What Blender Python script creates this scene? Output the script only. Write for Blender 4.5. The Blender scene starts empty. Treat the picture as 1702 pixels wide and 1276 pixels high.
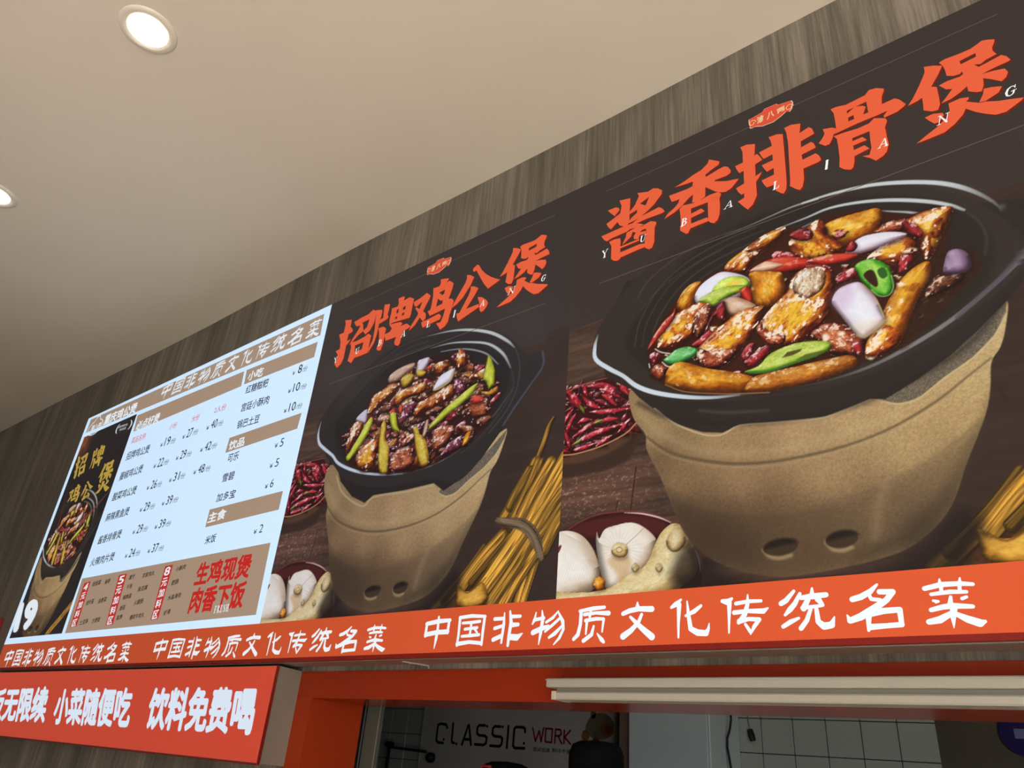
import bpy, bmesh, math, random
import numpy as np
from mathutils import Vector, Matrix
from mathutils.geometry import tessellate_polygon

# ------------------------------------------------------------------ camera, world, lights, exposure
sc = bpy.context.scene
COL = sc.collection
S = 1.5 / 2.2                        # survey units -> metres
F, CX, CY = 1237.0, 851.0, 638.0     # focal length and centre in pixels of the 1702x1276 frame
CAM = np.array([0.0, 0.0, 1.6])
ax = np.array([.7768, .2356, .584]); az = np.array([.0778, .8845, -.4602])
ax /= np.linalg.norm(ax); az -= (az @ ax) * ax; az /= np.linalg.norm(az); ay = np.cross(az, ax)

cam = bpy.data.cameras.new('camera'); cam.sensor_width = 36.0; cam.lens = F / 1702 * 36.0
cam.clip_start = 0.05; cam.clip_end = 100
camo = bpy.data.objects.new('camera', cam); COL.objects.link(camo)
R = Matrix((tuple(ax), tuple(ay), tuple(az)))          # rows: world axes written in camera space
camo.matrix_world = Matrix.Translation(Vector(CAM)) @ R.to_4x4()
sc.camera = camo

sc.view_settings.view_transform = 'Standard'; sc.view_settings.look = 'None'
sc.view_settings.gamma = 1.0; sc.view_settings.exposure = 0.0
sc.view_settings.use_curve_mapping = False
sc.cycles.use_denoising = True
sc.cycles.max_bounces = 8

world = bpy.data.worlds.new('world'); sc.world = world; world.use_nodes = True
world.node_tree.nodes['Background'].inputs[0].default_value = (0.95, 0.97, 1.0, 1)
world.node_tree.nodes['Background'].inputs[1].default_value = 0.10

def area(name, loc, direction, sx, sy, power, color):
    l = bpy.data.lights.new(name, 'AREA'); l.shape = 'RECTANGLE'; l.size = sx; l.size_y = sy
    l.energy = power; l.color = color
    o = bpy.data.objects.new(name, l); COL.objects.link(o); o.location = loc
    o.rotation_euler = Vector(direction).to_track_quat('-Z', 'Y').to_euler()
    return o
area('right_fill_light', (4.2, -3.4, 1.7), (-.75, .62, .22), 4.5, 2.8, 300, (1.0, .96, .91))  # added fill from behind right, brightens the ceiling and fades leftwards
h = area('floor_bounce_fill', (.6, -1.9, 3.55), (0, 0, -1), 3.4, 1.8, 450, (1.0, .965, .91)); h.data.spread = math.radians(70)  # added narrow-spread lamp, lights the floor so its bounce brightens the ceiling
area('kitchen_fill_light', (-1.2, 3.3, 2.95), (0, 0, -1), .6, .6, 2.2, (.9, 1.0, .95))  # weak added fill for the kitchen, no fixture belongs to it

# ------------------------------------------------------------------ helpers
def lin(c):
    c = np.asarray(c, float) / 255.0
    return np.where(c <= .04045, c / 12.92, ((c + .055) / 1.055) ** 2.4)

def P(px, py, Y=2.2):
    """point of the plane Y (survey units) seen at a photo pixel, in metres"""
    r = np.array([(px - CX) / F, -(py - CY) / F, -1.0]); w = np.array([r @ ax, r @ ay, r @ az])
    w *= Y * S / w[1]
    return w + CAM

def PX(px, py, Y=2.2):
    w = P(px, py, Y); return w[0], w[2]

def tag(o, label=None, cat=None, group=None, kind=None):
    if label: o['label'] = label
    if cat: o['category'] = cat
    if group: o['group'] = group
    if kind: o['kind'] = kind
    return o

def empty(name, loc, label, cat, group=None):
    o = bpy.data.objects.new(name, None); COL.objects.link(o); o.location = loc
    o.empty_display_size = .05
    return tag(o, label, cat, group)

def mesh_obj(name, verts, faces, mat, parent=None, smooth=False):
    m = bpy.data.meshes.new(name); m.from_pydata([tuple(v) for v in verts], [], [tuple(f) for f in faces]); m.update()
    if smooth:
        m.polygons.foreach_set('use_smooth', [True] * len(m.polygons))
    m.materials.append(mat)
    o = bpy.data.objects.new(name, m); COL.objects.link(o)
    if parent is not None:
        o.parent = parent
        q = Vector((0, 0, 0)); p = parent
        while p is not None:
            q += p.location; p = p.parent
        o.location = -q
    return o

class MB:
    def __init__(s): s.v = []; s.f = []
    def add(s, v, f):
        n = len(s.v); s.v += [tuple(x) for x in v]; s.f += [tuple(i + n for i in q) for q in f]; return s
    def box(s, x0, x1, y0, y1, z0, z1, b=0.0):
        if b > 0:
            bm = bmesh.new()
            bmesh.ops.create_cube(bm, size=1.0)
            for v in bm.verts:
                v.co = Vector(((x0 + x1) / 2 + v.co.x * (x1 - x0), (y0 + y1) / 2 + v.co.y * (y1 - y0), (z0 + z1) / 2 + v.co.z * (z1 - z0)))
            bmesh.ops.bevel(bm, geom=bm.edges[:], offset=b, segments=1, affect='EDGES')
            bm.verts.ensure_lookup_table()
            s.add([v.co[:] for v in bm.verts], [[v.index for v in f.verts] for f in bm.faces]); bm.free(); return s
        v = [(x, y, z) for x in (x0, x1) for y in (y0, y1) for z in (z0, z1)]
        return s.add(v, [(0, 1, 3, 2), (4, 6, 7, 5), (0, 4, 5, 1), (2, 3, 7, 6), (0, 2, 6, 4), (1, 5, 7, 3)])
    def tube(s, pts, r, n=10):
        pts = [Vector(p) for p in pts]; rs = r if isinstance(r, (list, tuple)) else [r] * len(pts)
        rings = []
        for i, p in enumerate(pts):
            t = (pts[min(i + 1, len(pts) - 1)] - pts[max(i - 1, 0)]).normalized()
            a = t.orthogonal().normalized(); b = t.cross(a)
            if i and a.dot(pa) < 0: a, b = -a, -b
            pa = a
            rings.append([p + (a * math.cos(k * 2 * math.pi / n) + b * math.sin(k * 2 * math.pi / n)) * rs[i] for k in range(n)])
        v = [q for g in rings for q in g]
        f = [(i * n + k, i * n + (k + 1) % n, (i + 1) * n + (k + 1) % n, (i + 1) * n + k) for i in range(len(pts) - 1) for k in range(n)]
        f += [tuple(range(n)), tuple(range((len(pts) - 1) * n, len(pts) * n))]
        return s.add(v, f)
    def lathe(s, c, prof, n=48):
        v = [(c[0] + r * math.cos(k * 2 * math.pi / n), c[1] + r * math.sin(k * 2 * math.pi / n), c[2] + z) for r, z in prof for k in range(n)]
        f = [(i * n + k, i * n + (k + 1) % n, (i + 1) * n + (k + 1) % n, (i + 1) * n + k) for i in range(len(prof) - 1) for k in range(n)]
        return s.add(v, f)
    def obj(s, name, mat, parent=None, smooth=False): return mesh_obj(name, s.v, s.f, mat, parent, smooth)

# ------------------------------------------------------------------ materials
def new_mat(name):
    m = bpy.data.materials.new(name); m.use_nodes = True
    nt = m.node_tree; b = nt.nodes['Principled BSDF']; return m, nt, b

def surf(name, col, rough=.6, spec=.4, metal=0.0, noise=0.0, scale=8.0, stretch=(1, 1, 1), bump=0.0):
    m, nt, b = new_mat(name)
    c = tuple(lin(col)) + (1,)
    b.inputs['Roughness'].default_value = rough; b.inputs['Metallic'].default_value = metal
    b.inputs['Specular IOR Level'].default_value = spec; b.inputs['Base Color'].default_value = c
    if noise or bump:
        tc = nt.nodes.new('ShaderNodeTexCoord'); mp = nt.nodes.new('ShaderNodeMapping'); mp.inputs['Scale'].default_value = stretch
        nz = nt.nodes.new('ShaderNodeTexNoise'); nz.inputs['Scale'].default_value = scale; nz.inputs['Detail'].default_value = 4
        nt.links.new(tc.outputs['Object'], mp.inputs[0]); nt.links.new(mp.outputs[0], nz.inputs['Vector'])
        if noise:
            r = nt.nodes.new('ShaderNodeMapRange'); r.inputs[1].default_value = .3; r.inputs[2].default_value = .7
            r.inputs[3].default_value = 1 - noise; r.inputs[4].default_value = 1 + noise
            mx = nt.nodes.new('ShaderNodeVectorMath'); mx.operation = 'SCALE'; mx.inputs[0].default_value = c[:3]
            nt.links.new(nz.outputs[0], r.inputs[0]); nt.links.new(r.outputs[0], mx.inputs['Scale']); nt.links.new(mx.outputs[0], b.inputs['Base Color'])
        if bump:
            bp = nt.nodes.new('ShaderNodeBump'); bp.inputs['Strength'].default_value = bump; bp.inputs['Distance'].default_value = .01
            nt.links.new(nz.outputs[0], bp.inputs['Height']); nt.links.new(bp.outputs[0], b.inputs['Normal'])
    return m

def falloff(nt, b, lo=.42, hi=1.0):
    """backlit film gives less light at grazing angles"""
    lw = nt.nodes.new('ShaderNodeLayerWeight'); lw.inputs[0].default_value = .5
    r = nt.nodes.new('ShaderNodeMapRange'); r.inputs[1].default_value = 0; r.inputs[2].default_value = .85
    r.inputs[3].default_value = hi; r.inputs[4].default_value = lo
    nt.links.new(lw.outputs['Facing'], r.inputs[0]); nt.links.new(r.outputs[0], b.inputs['Emission Strength'])

_pr = {}
def printed(col, lo=.55, hi=1.0, sample=False, spec=.12):
    """backlit printed film of one flat colour"""
    key = (tuple(col), lo, hi, sample)
    if key in _pr: return _pr[key]
    m, nt, b = new_mat('backlit_print'); b.inputs['Base Color'].default_value = tuple(lin(col) * .06) + (1,)
    b.inputs['Emission Color'].default_value = tuple(lin(col)) + (1,)
    b.inputs['Roughness'].default_value = .3; b.inputs['Specular IOR Level'].default_value = spec
    falloff(nt, b, lo, hi)
    m.cycles.emission_sampling = 'AUTO' if sample else 'NONE'
    _pr[key] = m; return m

def attr_print():
    m, nt, b = new_mat('backlit_photo_print')
    at = nt.nodes.new('ShaderNodeAttribute'); at.attribute_name = 'print'
    b.inputs['Base Color'].default_value = (.004, .004, .004, 1)
    nt.links.new(at.outputs['Color'], b.inputs['Emission Color'])
    b.inputs['Roughness'].default_value = .3; b.inputs['Specular IOR Level'].default_value = .12
    falloff(nt, b, .62, 1.0); m.cycles.emission_sampling = 'NONE'
    return m

def wood_mat():
    m, nt, b = new_mat('grey_oak_laminate')
    tc = nt.nodes.new('ShaderNodeTexCoord')
    def nz(sx, sz, scale, det=4):
        mp = nt.nodes.new('ShaderNodeMapping'); mp.inputs['Scale'].default_value = (sx, 1, sz)
        n = nt.nodes.new('ShaderNodeTexNoise'); n.inputs['Scale'].default_value = scale; n.inputs['Detail'].default_value = det
        n.inputs['Roughness'].default_value = .65
        nt.links.new(tc.outputs['Object'], mp.inputs[0]); nt.links.new(mp.outputs[0], n.inputs['Vector']); return n
    a = nz(14, .5, 3); c = nz(50, 1.2, 4); d = nz(3, .3, 2, 2)
    s1 = nt.nodes.new('ShaderNodeMath'); s1.operation = 'ADD'; nt.links.new(a.outputs[0], s1.inputs[0]); nt.links.new(c.outputs[0], s1.inputs[1])
    s2 = nt.nodes.new('ShaderNodeMath'); s2.operation = 'ADD'; nt.links.new(s1.outputs[0], s2.inputs[0]); nt.links.new(d.outputs[0], s2.inputs[1])
    cr = nt.nodes.new('ShaderNodeValToRGB'); e = cr.color_ramp.elements
    mr = nt.nodes.new('ShaderNodeMapRange'); mr.inputs[1].default_value = 1.15; mr.inputs[2].default_value = 1.85
    nt.links.new(s2.outputs[0], mr.inputs[0]); nt.links.new(mr.outputs[0], cr.inputs[0])
    e[0].position = 0; e[0].color = tuple(lin((76, 71, 64))) + (1,)
    e[1].position = 1; e[1].color = tuple(lin((136, 128, 116))) + (1,)
    k = e.new(.5); k.color = tuple(lin((104, 97, 87))) + (1,)
    nt.links.new(cr.outputs[0], b.inputs['Base Color']); b.inputs['Roughness'].default_value = .45
    b.inputs['Specular IOR Level'].default_value = .3
    return m

WOOD = wood_mat()
CEIL = surf('ceiling_paint', (216, 207, 194), .9, .1, noise=.015, scale=2)
FLOOR = surf('floor_tile', (172, 163, 150), .5, .3, noise=.06, scale=1.5)
ORANGE = surf('orange_laminate', (140, 40, 6), .2, .45, noise=.02, scale=3)
ORANGE_M = surf('orange_painted_board', (142, 44, 10), .5, .3, noise=.03, scale=3)
GREYMETAL = surf('grey_sheet_metal', (140, 128, 112), .5, .4, noise=.05, scale=6)
ALU = surf('brushed_aluminium', (150, 142, 132), .35, .5, metal=.6, noise=.05, scale=6, stretch=(1, 60, 60))
WHITEP = surf('white_painted_metal', (158, 154, 142), .4, .4, noise=.02, scale=5)
TILE = surf('white_glazed_tile', (160, 166, 158), .25, .5, noise=.03, scale=2)
GROUT = surf('dark_grout', (60, 62, 60), .9, .1, noise=.1, scale=30)
DARK = surf('dark_metal', (28, 28, 30), .5, .4, noise=.05, scale=10)
BLACK = surf('black_plastic', (12, 12, 12), .5, .3, noise=.05, scale=10)

# ------------------------------------------------------------------ the setting
YW = 2.4 * S                          # front face of the wall
YK = 6.5 * S                          # kitchen back wall
ZC = 3.125 * S + 1.6                  # ceiling
XL, XR = -11.5, 4.5
# hatch opening
HX0, HZ1 = -3.185 * S, .2365 * S + 1.6          # opening inner edge, header underside
FX0, FZ1 = -3.312 * S, .356 * S + 1.6           # orange frame outer edge
YB = 2.72 * S                                   # back face of the frame
HX1 = 2.0; FX1 = HX1 + (HX0 - FX0)

w = MB()
w.box(XL, FX0, YW, YB, 0, ZC + .05)
w.box(FX0, XR, YW, YB, FZ1, ZC + .05)
w.box(FX1, XR, YW, YB, 0, FZ1)
w.box(FX0, FX1, YW, YB, 0, 1.02)
tag(w.obj('wall_front', WOOD), kind='structure')

# plasterboard ceiling whose edge waves slightly along the wall
xs = np.linspace(XL, XR, 90)
def cz(x):
    u = x / S
    pts = [(-17, 3.17), (-10.3, 3.165), (-8.5, 3.160), (-6.5, 3.128), (-5.5, 3.118), (-4.3, 3.137), (-3.6, 3.139), (-2.6, 3.122), (-2.1, 3.118), (-1.5, 3.108), (-.8, 3.113), (-.4, 3.11), (7, 3.10)]
    return float(np.interp(u, [p[0] for p in pts], [p[1] for p in pts])) * S + 1.6
v = []; f = []
for i, x in enumerate(xs):
    e = cz(x)
    for (y, z) in ((YW + .01, e), (YW - .25, e * .4 + ZC * .6), (YW - .8, ZC), (-4.5, ZC), (-4.5, ZC + .1), (YW + .01, ZC + .1)):
        v.append((x, y, z))
for i in range(len(xs) - 1):
    for k in range(5):
        a = i * 6 + k; f.append((a, a + 1, a + 7, a + 6))
tag(mesh_obj('ceiling', v, f, CEIL, smooth=False), kind='structure')
tag(MB().box(XL, XR, -4.5, YK + 1.2, -.05, 0).obj('floor', FLOOR), kind='structure')
tag(MB().box(XL, XL + .08, -4.5, YW, 0, ZC).obj('wall_left', CEIL), kind='structure')

# orange hatch frame: header, jambs, counter
tag(MB().box(FX0, FX1, YW - .004, YB, HZ1, FZ1).obj('trim_2', ORANGE), kind='structure')
tag(MB().box(FX0, HX0, YW - .004, YB, 1.02, HZ1).obj('trim_3', ORANGE_M), kind='structure')
tag(MB().box(HX1, FX1, YW - .004, YB, 1.02, HZ1).obj('trim_4', ORANGE_M), kind='structure')
tag(MB().box(HX0, HX1, YW - .004, YB, .98, 1.02, .004).obj('trim_5', GREYMETAL), kind='structure')

# kitchen shell with real tiles
tk = 6.5 / 4.5 * S                     # scale from the survey plane 4.5 to the wall
def KX(u): return u * tk
def KZ(u): return u * tk + 1.6
wb = MB().box(-8.0, KX(-.955), YK + .012, YK + .1, 0, 3.1).obj('wall_back', GROUT); tag(wb, kind='structure')
tile = MB(); T = .18 * tk; g = .0022
tile.box(g, T - g, 0, .012, g, T - g, .0015)
tmesh = bpy.data.meshes.new('tile'); tmesh.from_pydata(tile.v, [], tile.f); tmesh.materials.append(TILE); tmesh.update()
for i in range(-21, 4):
    x = -1.651 + i * .18 + .0
    if -4.5 < x < -2.38 or x > -1.0: continue
    for j in range(-8, 2):
        z = .378 + (j) * .18
        o = bpy.data.objects.new('tile', tmesh); COL.objects.link(o); o.parent = wb
        o.location = (KX(x), YK, KZ(z) - T * 0)
tag(MB().box(-8.0, -7.92, YB, YK + .1, 0, 3.1).obj('wall_kitchen_left', GREYMETAL), kind='structure')
tag(MB().box(-8.0, XR, YB, YK + 1.3, 3.05, 3.1).obj('ceiling_kitchen', surf('kitchen_ceiling', (120, 122, 118), .8, .2)), kind='structure')
DW = surf('olive_grey_wall_paint', (120, 112, 96), .7, .2, noise=.05, scale=3)
tag(MB().box(KX(-.955) - 1.5, XR, YK + .9, YK + 1.0, 0, 3.1).obj('wall_passage', DW), kind='structure')
tag(MB().box(XR - .08, XR, YB, YK + 1.0, 0, 3.1).obj('wall_kitchen_right', DW), kind='structure')

# ------------------------------------------------------------------ vector print helpers
LAY = .0007
def to_plane(pts, Y):
    return [PX(x, y, Y) for x, y in pts]

class Ink:
    """flat printed shapes on the plane y (metres), collected into one mesh"""
    def __init__(s, Y, layer): s.Y = Y; s.y = Y * S - LAY * layer; s.v = []; s.f = []; s.base = None
    def next(s): return s
    def over(s, layer):
        s.base = len(s.f); s.y = s.Y * S - LAY * layer; return s
    def shape(s, loops2d):
        loops = [[Vector((a, b, 0)) for a, b in l] for l in loops2d]
        tr = tessellate_polygon(loops); n = len(s.v)
        flat = [p for l in loops for p in l]
        s.v += [(p.x, s.y, p.y) for p in flat]
        for t in tr:
            a, b, c = (flat[i] for i in t)
            k = (b.x - a.x) * (c.y - a.y) - (b.y - a.y) * (c.x - a.x)
            s.f.append(tuple(i + n for i in (t if k > 0 else t[::-1])))
    def poly(s, pts, *holes): s.shape([to_plane(l, s.Y) for l in (pts,) + holes])
    def raw(s, pts2d): s.shape([pts2d])
    def stroke(s, pts2d, ws, n=10):
        """round-ended stroke of changing width through plane points (metres)"""
        for i, ((x, y), r) in enumerate(zip(pts2d, ws)):
            r = r / 2; k0 = len(s.v)
            s.v += [(x + r * math.cos(2 * math.pi * k / n), s.y, y + r * math.sin(2 * math.pi * k / n)) for k in range(n)]
            s.f.append(tuple(range(k0, k0 + n)))
            if i:
                x0, y0 = pts2d[i - 1]; r0 = ws[i - 1] / 2; dx, dy = x - x0, y - y0; L = math.hypot(dx, dy) or 1
                nx, ny = -dy / L, dx / L; k0 = len(s.v)
                s.v += [(x0 + nx * r0, s.y, y0 + ny * r0), (x0 - nx * r0, s.y, y0 - ny * r0), (x - nx * r, s.y, y - ny * r), (x + nx * r, s.y, y + ny * r)]
                s.f.append((k0, k0 + 1, k0 + 2, k0 + 3))
    def obj(s, name, mat, parent, label=None, stuff=False, mat2=None):
        o = mesh_obj(name, s.v, s.f, mat, parent)
        if mat2 is not None:
            o.data.materials.append(mat2); o.data.polygons.foreach_set('material_index', [0 if i < s.base else 1 for i in range(len(s.f))])
        if label: o['label'] = label
        if stuff: o['kind'] = 'stuff'
        return o

class Split:
    """like Ink, but every character becomes an object of its own"""
    def __init__(s, Y, layer): s.a = (Y, layer); s.Y = Y; s.k = []
    def next(s): s.k.append(Ink(*s.a)); return s.k[-1]
    def obj(s, name, mat, parent, label=None):
        for i in s.k: o = i.obj(name, mat, parent, label)
        return o

_tc = bpy.data.curves.new('type', 'FONT'); _to = bpy.data.objects.new('type', _tc); COL.objects.link(_to)
_gc = {}
def glyph(txt, bold=0.0):
    k = (txt, bold)
    if k not in _gc:
        _tc.body = txt; _tc.offset = bold; _tc.resolution_u = 3
        dg = bpy.context.evaluated_depsgraph_get(); dg.update()
        me = bpy.data.meshes.new_from_object(_to.evaluated_get(dg), depsgraph=dg)
        vs = np.array([v.co[:2] for v in me.vertices]); fs = [tuple(p.vertices) for p in me.polygons]
        bpy.data.meshes.remove(me); _gc[k] = (vs, fs)
    return _gc[k]

VP = (1058., -1740.)
def up(p, h):
    d = np.array([VP[0] - p[0], VP[1] - p[1]]); d /= abs(d[1]); return (p[0] + d[0] * h, p[1] + d[1] * h)

def text(ink, txt, bl, br, h=None, tl=None, bold=0.0):
    """lettering whose box runs from bl to br (photo pixels) and is h pixels high"""
    if tl is None: tl = up(bl, h)
    a, b, c = (np.array(PX(*q, ink.Y)) for q in (bl, br, tl))
    vs, fs = glyph(txt); lo = vs.min(0) - bold; hi = vs.max(0) + bold
    if isinstance(ink, Split):
        adv = glyph('口口')[0].max(0)[0] - glyph('口')[0].max(0)[0]
        parts = [(glyph(ch)[0] + np.array([adv * i, 0]), glyph(ch)[1]) for i, ch in enumerate(txt)]
    else: parts = [(vs, fs)]
    sh = [(0, 0)] if bold == 0 else [(bold * math.cos(k * math.pi / 4), bold * math.sin(k * math.pi / 4)) for k in range(8)]
    for vs, fs in parts:
        k = ink.next()
        for d in sh:
            q = (vs + np.array(d) - lo) / (hi - lo); pts = a + q[:, :1] * (b - a) + q[:, 1:] * (c - a)
            n = len(k.v); k.v += [(x, k.y, z) for x, z in pts]
            k.f += [tuple(i + n for i in f) for f in fs]

def crop(ox, oy, s): return lambda pts: [(ox + x / s, oy + y / s) for x, y in pts]
C1 = crop(990, 280, 6.542); C2 = crop(1200, 130, 6.542); C3 = crop(1340, 50, 4.69)
C4 = crop(540, 480, 8.505); C5 = crop(680, 430, 10.63); C6 = crop(690, 1000, 5.319); C7 = crop(1000, 980, 5.319); C8 = crop(1300, 940, 4.728)
M5 = crop(0, 480, 2.127); M6 = crop(0, 1000, 2.837); M8 = crop(10, 680, 3.271)

# brush headline characters: each a list of shapes, each shape an outline and its holes
G = {}
G['jiang'] = (C1, [
 [[(135,460),(220,425),(255,430),(262,455),(210,520),(175,495)]],
 [[(262,352),(380,325),(375,440),(368,590),(330,640),(262,620),(240,585),(170,665),(140,640),(120,605),(200,545),(270,490),(285,410)]],
 [[(455,270),(570,255),(630,218),(680,218),(725,240),(720,280),(640,390),(560,470),(500,520),(440,560),(360,600),(352,590),(400,530),(452,485),(455,450),(372,500),(375,470),(430,400),(475,300)],[(485,385),(545,405),(585,310)]],
 [[(400,600),(490,525),(690,422),(725,435),(755,468),(715,492),(560,548),(430,608),(370,645),(350,630)]],
 [[(65,740),(290,640),(390,600),(480,600),(530,612),(470,640),(380,660),(340,690),(180,760),(125,795),(95,780)]],
 [[(150,800),(200,775),(270,760),(275,800),(270,850),(272,980),(240,1005),(200,1005),(170,985),(175,850)]],
 [[(268,915),(480,825),(545,815),(545,855),(480,878),(268,972)]],
 [[(268,852),(470,768),(478,786),(268,872)]],
 [[(520,620),(600,575),(660,580),(662,605),(645,640),(640,800),(615,865),(580,880),(540,865),(535,800),(555,720),(550,650)]],
 [[(340,700),(430,650),(520,625),(560,650),(510,670),(480,695),(550,680),(550,710),(480,728),(470,770),(420,770),(415,740),(440,700),(405,690),(390,740),(370,760),(340,790),(290,835),(330,750)]]])
G['xiang'] = (C1, [
 [[(862,208),(960,148),(1060,75),(1150,20),(1220,-50),(1235,-95),(1350,-75),(1340,-40),(1270,10),(1195,70),(1200,95),(1340,10),(1400,-20),(1440,-15),(1470,20),(1468,50),(1430,80),(1300,130),(1290,142),(1420,140),(1558,112),(1540,140),(1480,215),(1420,255),(1380,262),(1310,255),(1195,205),(1195,290),(1190,310),(1100,375),(1050,370),(1058,330),(1060,285),(1010,330),(940,410),(860,480),(750,552),(790,490),(860,430),(900,380),(915,335),(880,350),(830,365),(800,300),(1000,225),(1055,195),(1060,145),(960,180)]],
 [[(915,440),(1020,425),(1040,430),(1040,480),(1040,600),(1035,650),(1010,705),(985,712),(925,680),(920,660),(930,600),(925,520)]],
 [[(910,450),(950,405),(1100,370),(1240,290),(1340,255),(1368,278),(1360,300),(1345,340),(1240,362),(1180,385),(1035,440)]],
 [[(1222,350),(1345,290),(1355,400),(1350,500),(1330,560),(1290,597),(1250,590),(1228,570),(1225,480)]],
 [[(1030,500),(1150,437),(1190,465),(1150,488),(1030,545)]],
 [[(1030,605),(1210,535),(1232,550),(1232,572),(1030,655)]]])
G['pai'] = (C2, [
 [[(200,755),(270,725),(362,718),(358,780),(356,845),(380,825),(410,850),(440,890),(362,940),(368,1066),(440,1018),(400,1090),(372,1130),(383,1274),(340,1374),(283,1431),(240,1400),(175,1345),(200,1330),(245,1300),(243,1252),(215,1270),(180,1240),(155,1200),(243,1148),(240,1080),(238,1010),(190,1035),(165,1000),(145,960),(230,920),(225,800)]],
 [[(508,645),(600,612),(662,610),(680,800),(700,1050),(706,1150),(700,1210),(675,1257),(640,1250),(590,1225),(575,1160),(490,1190),(460,1160),(432,1115),(568,1050),(564,978),(490,1020),(460,985),(435,950),(555,893),(551,830),(455,880),(430,850),(405,810),(545,738),(530,680)]],
 [[(678,545),(750,510),(855,495),(845,600),(945,535),(980,550),(1005,605),(858,690),(862,755),(970,695),(1000,710),(1022,757),(868,835),(877,890),(1020,818),(1060,845),(1080,890),(1050,915),(888,985),(895,1100),(880,1180),(850,1218),(800,1205),(740,1175),(745,1130),(735,950),(720,700),(700,590)]]])
G['gu'] = (C3, [
 [[(190,620),(240,600),(310,585),(400,540),(460,510),(490,470),(545,455),(605,458),(607,475),(590,520),(590,580),(690,535),(730,545),(778,580),(760,600),(710,640),(610,685),(605,670),(635,630),(560,665),(400,730),(240,805),(215,810),(235,770),(225,700),(215,650)],[(318,632),(320,655),(380,600),(440,592),(465,600),(445,660),(485,645),(470,560)],[(328,685),(330,715),(375,695),(370,665)]],
 [[(130,775),(200,762),(240,770),(270,790),(215,815),(205,850),(185,890),(150,905),(98,885),(125,850),(145,810)]],
 [[(215,830),(300,800),(400,770),(490,730),(530,690),(570,688),(620,690),(632,710),(615,760),(632,840),(645,890),(630,950),(600,985),(545,1020),(500,1000),(440,985),(495,975),(510,920),(500,850),(495,790),(360,845),(362,868),(440,835),(475,858),(368,903),(372,938),(455,900),(495,925),(378,985),(378,1020),(370,1070),(350,1090),(300,1088),(260,1070),(262,1000),(250,900),(240,850)]]])
G['bao'] = (C3, [
 [[(918,290),(990,280),(1062,280),(1030,350),(975,445),(1018,445),(1035,520),(1045,580),(1030,625),(980,637),(915,628),(915,600),(905,530),(870,555),(793,595),(830,540),(880,440),(910,370),(925,330)]],
 [[(1035,258),(1080,230),(1200,185),(1280,150),(1330,115),(1370,85),(1420,77),(1470,75),(1465,100),(1450,140),(1455,165),(1485,190),(1400,235),(1360,268),(1310,272),(1345,290),(1400,262),(1520,197),(1560,205),(1595,235),(1570,250),(1480,290),(1370,345),(1460,320),(1550,302),(1575,330),(1560,370),(1525,402),(1440,385),(1380,378),(1385,430),(1370,480),(1330,487),(1265,480),(1255,440),(1200,490),(1130,540),(1055,575),(1090,530),(1140,460),(1090,465),(1035,435),(1100,400),(1200,365),(1225,345),(1215,325),(1200,345),(1150,360),(1095,360),(1085,320),(1065,280)],[(1195,245),(1205,270),(1325,210),(1320,182)]],
 [[(925,685),(990,655),(1065,648),(1075,665),(1040,720),(1000,732),(960,710)]],
 [[(1110,575),(1200,535),(1270,525),(1265,545),(1245,560),(1350,570),(1400,560),(1500,555),(1600,540),(1698,528),(1680,550),(1560,640),(1480,663),(1400,655),(1320,640),(1245,615),(1225,660),(1160,735),(1080,800),(960,850),(860,888),(930,830),(1020,760),(1090,690),(1120,630)]],
 [[(1385,460),(1450,447),(1528,440),(1500,490),(1400,555),(1350,565),(1380,500)]]])
G['zhao'] = (C4, [
 [[(290,445),(385,438),(378,480),(365,545),(385,550),(402,595),(370,625),(340,640),(315,740),(370,710),(340,760),(305,800),(285,900),(265,990),(230,1060),(175,1118),(140,1070),(170,990),(185,930),(155,885),(215,850),(225,740),(205,650),(270,620),(285,560),(300,500)]],
 [[(420,470),(520,410),(620,360),(690,295),(720,310),(760,300),(725,380),(700,480),(640,590),(575,645),(545,600),(480,650),(420,720),(345,800),(400,700),(470,590),(510,520),(450,530),(430,500)],[(545,505),(548,590),(600,540),(635,430),(530,480)]],
 [[(365,760),(450,740),(560,680),(620,635),(660,660),(640,740),(620,850),(600,905),(500,950),(420,975),(375,1050),(325,1020),(350,930),(375,830)],[(430,800),(425,895),(525,855),(550,755)]]])
G['pai2'] = (C4, [
 [[(740,300),(820,300),(800,400),(780,440),(760,540),(740,640),(700,760),(610,910),(620,850),(680,720),(710,560),(720,420),(740,330)]],
 [[(850,225),(925,215),(910,300),(890,360),(905,400),(880,430),(800,480),(770,500),(780,440),(830,410),(835,330)]],
 [[(760,560),(830,535),(870,560),(850,640),(830,760),(790,870),(755,875),(730,850),(760,780),(770,700),(770,620)]],
 [[(950,280),(1035,250),(1050,200),(1045,140),(1110,110),(1135,115),(1120,170),(1200,120),(1265,140),(1240,250),(1220,360),(1200,410),(1060,450),(960,480),(915,510),(920,430),(945,330)],[(1020,300),(1015,350),(1040,340),(1050,280)],[(1110,262),(1105,300),(1140,290),(1150,240)],[(1000,400),(995,432),(1025,420),(1030,390)],[(1095,350),(1090,382),(1120,370),(1130,330)]],
 [[(915,510),(1000,485),(1080,470),(1100,490),(1070,530),(1160,490),(1215,530),(1180,560),(1110,600),(1080,700),(1060,780),(1030,808),(990,790),(985,750),(1010,680),(860,735),(850,680),(840,650),(920,610),(950,560)]]])
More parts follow.
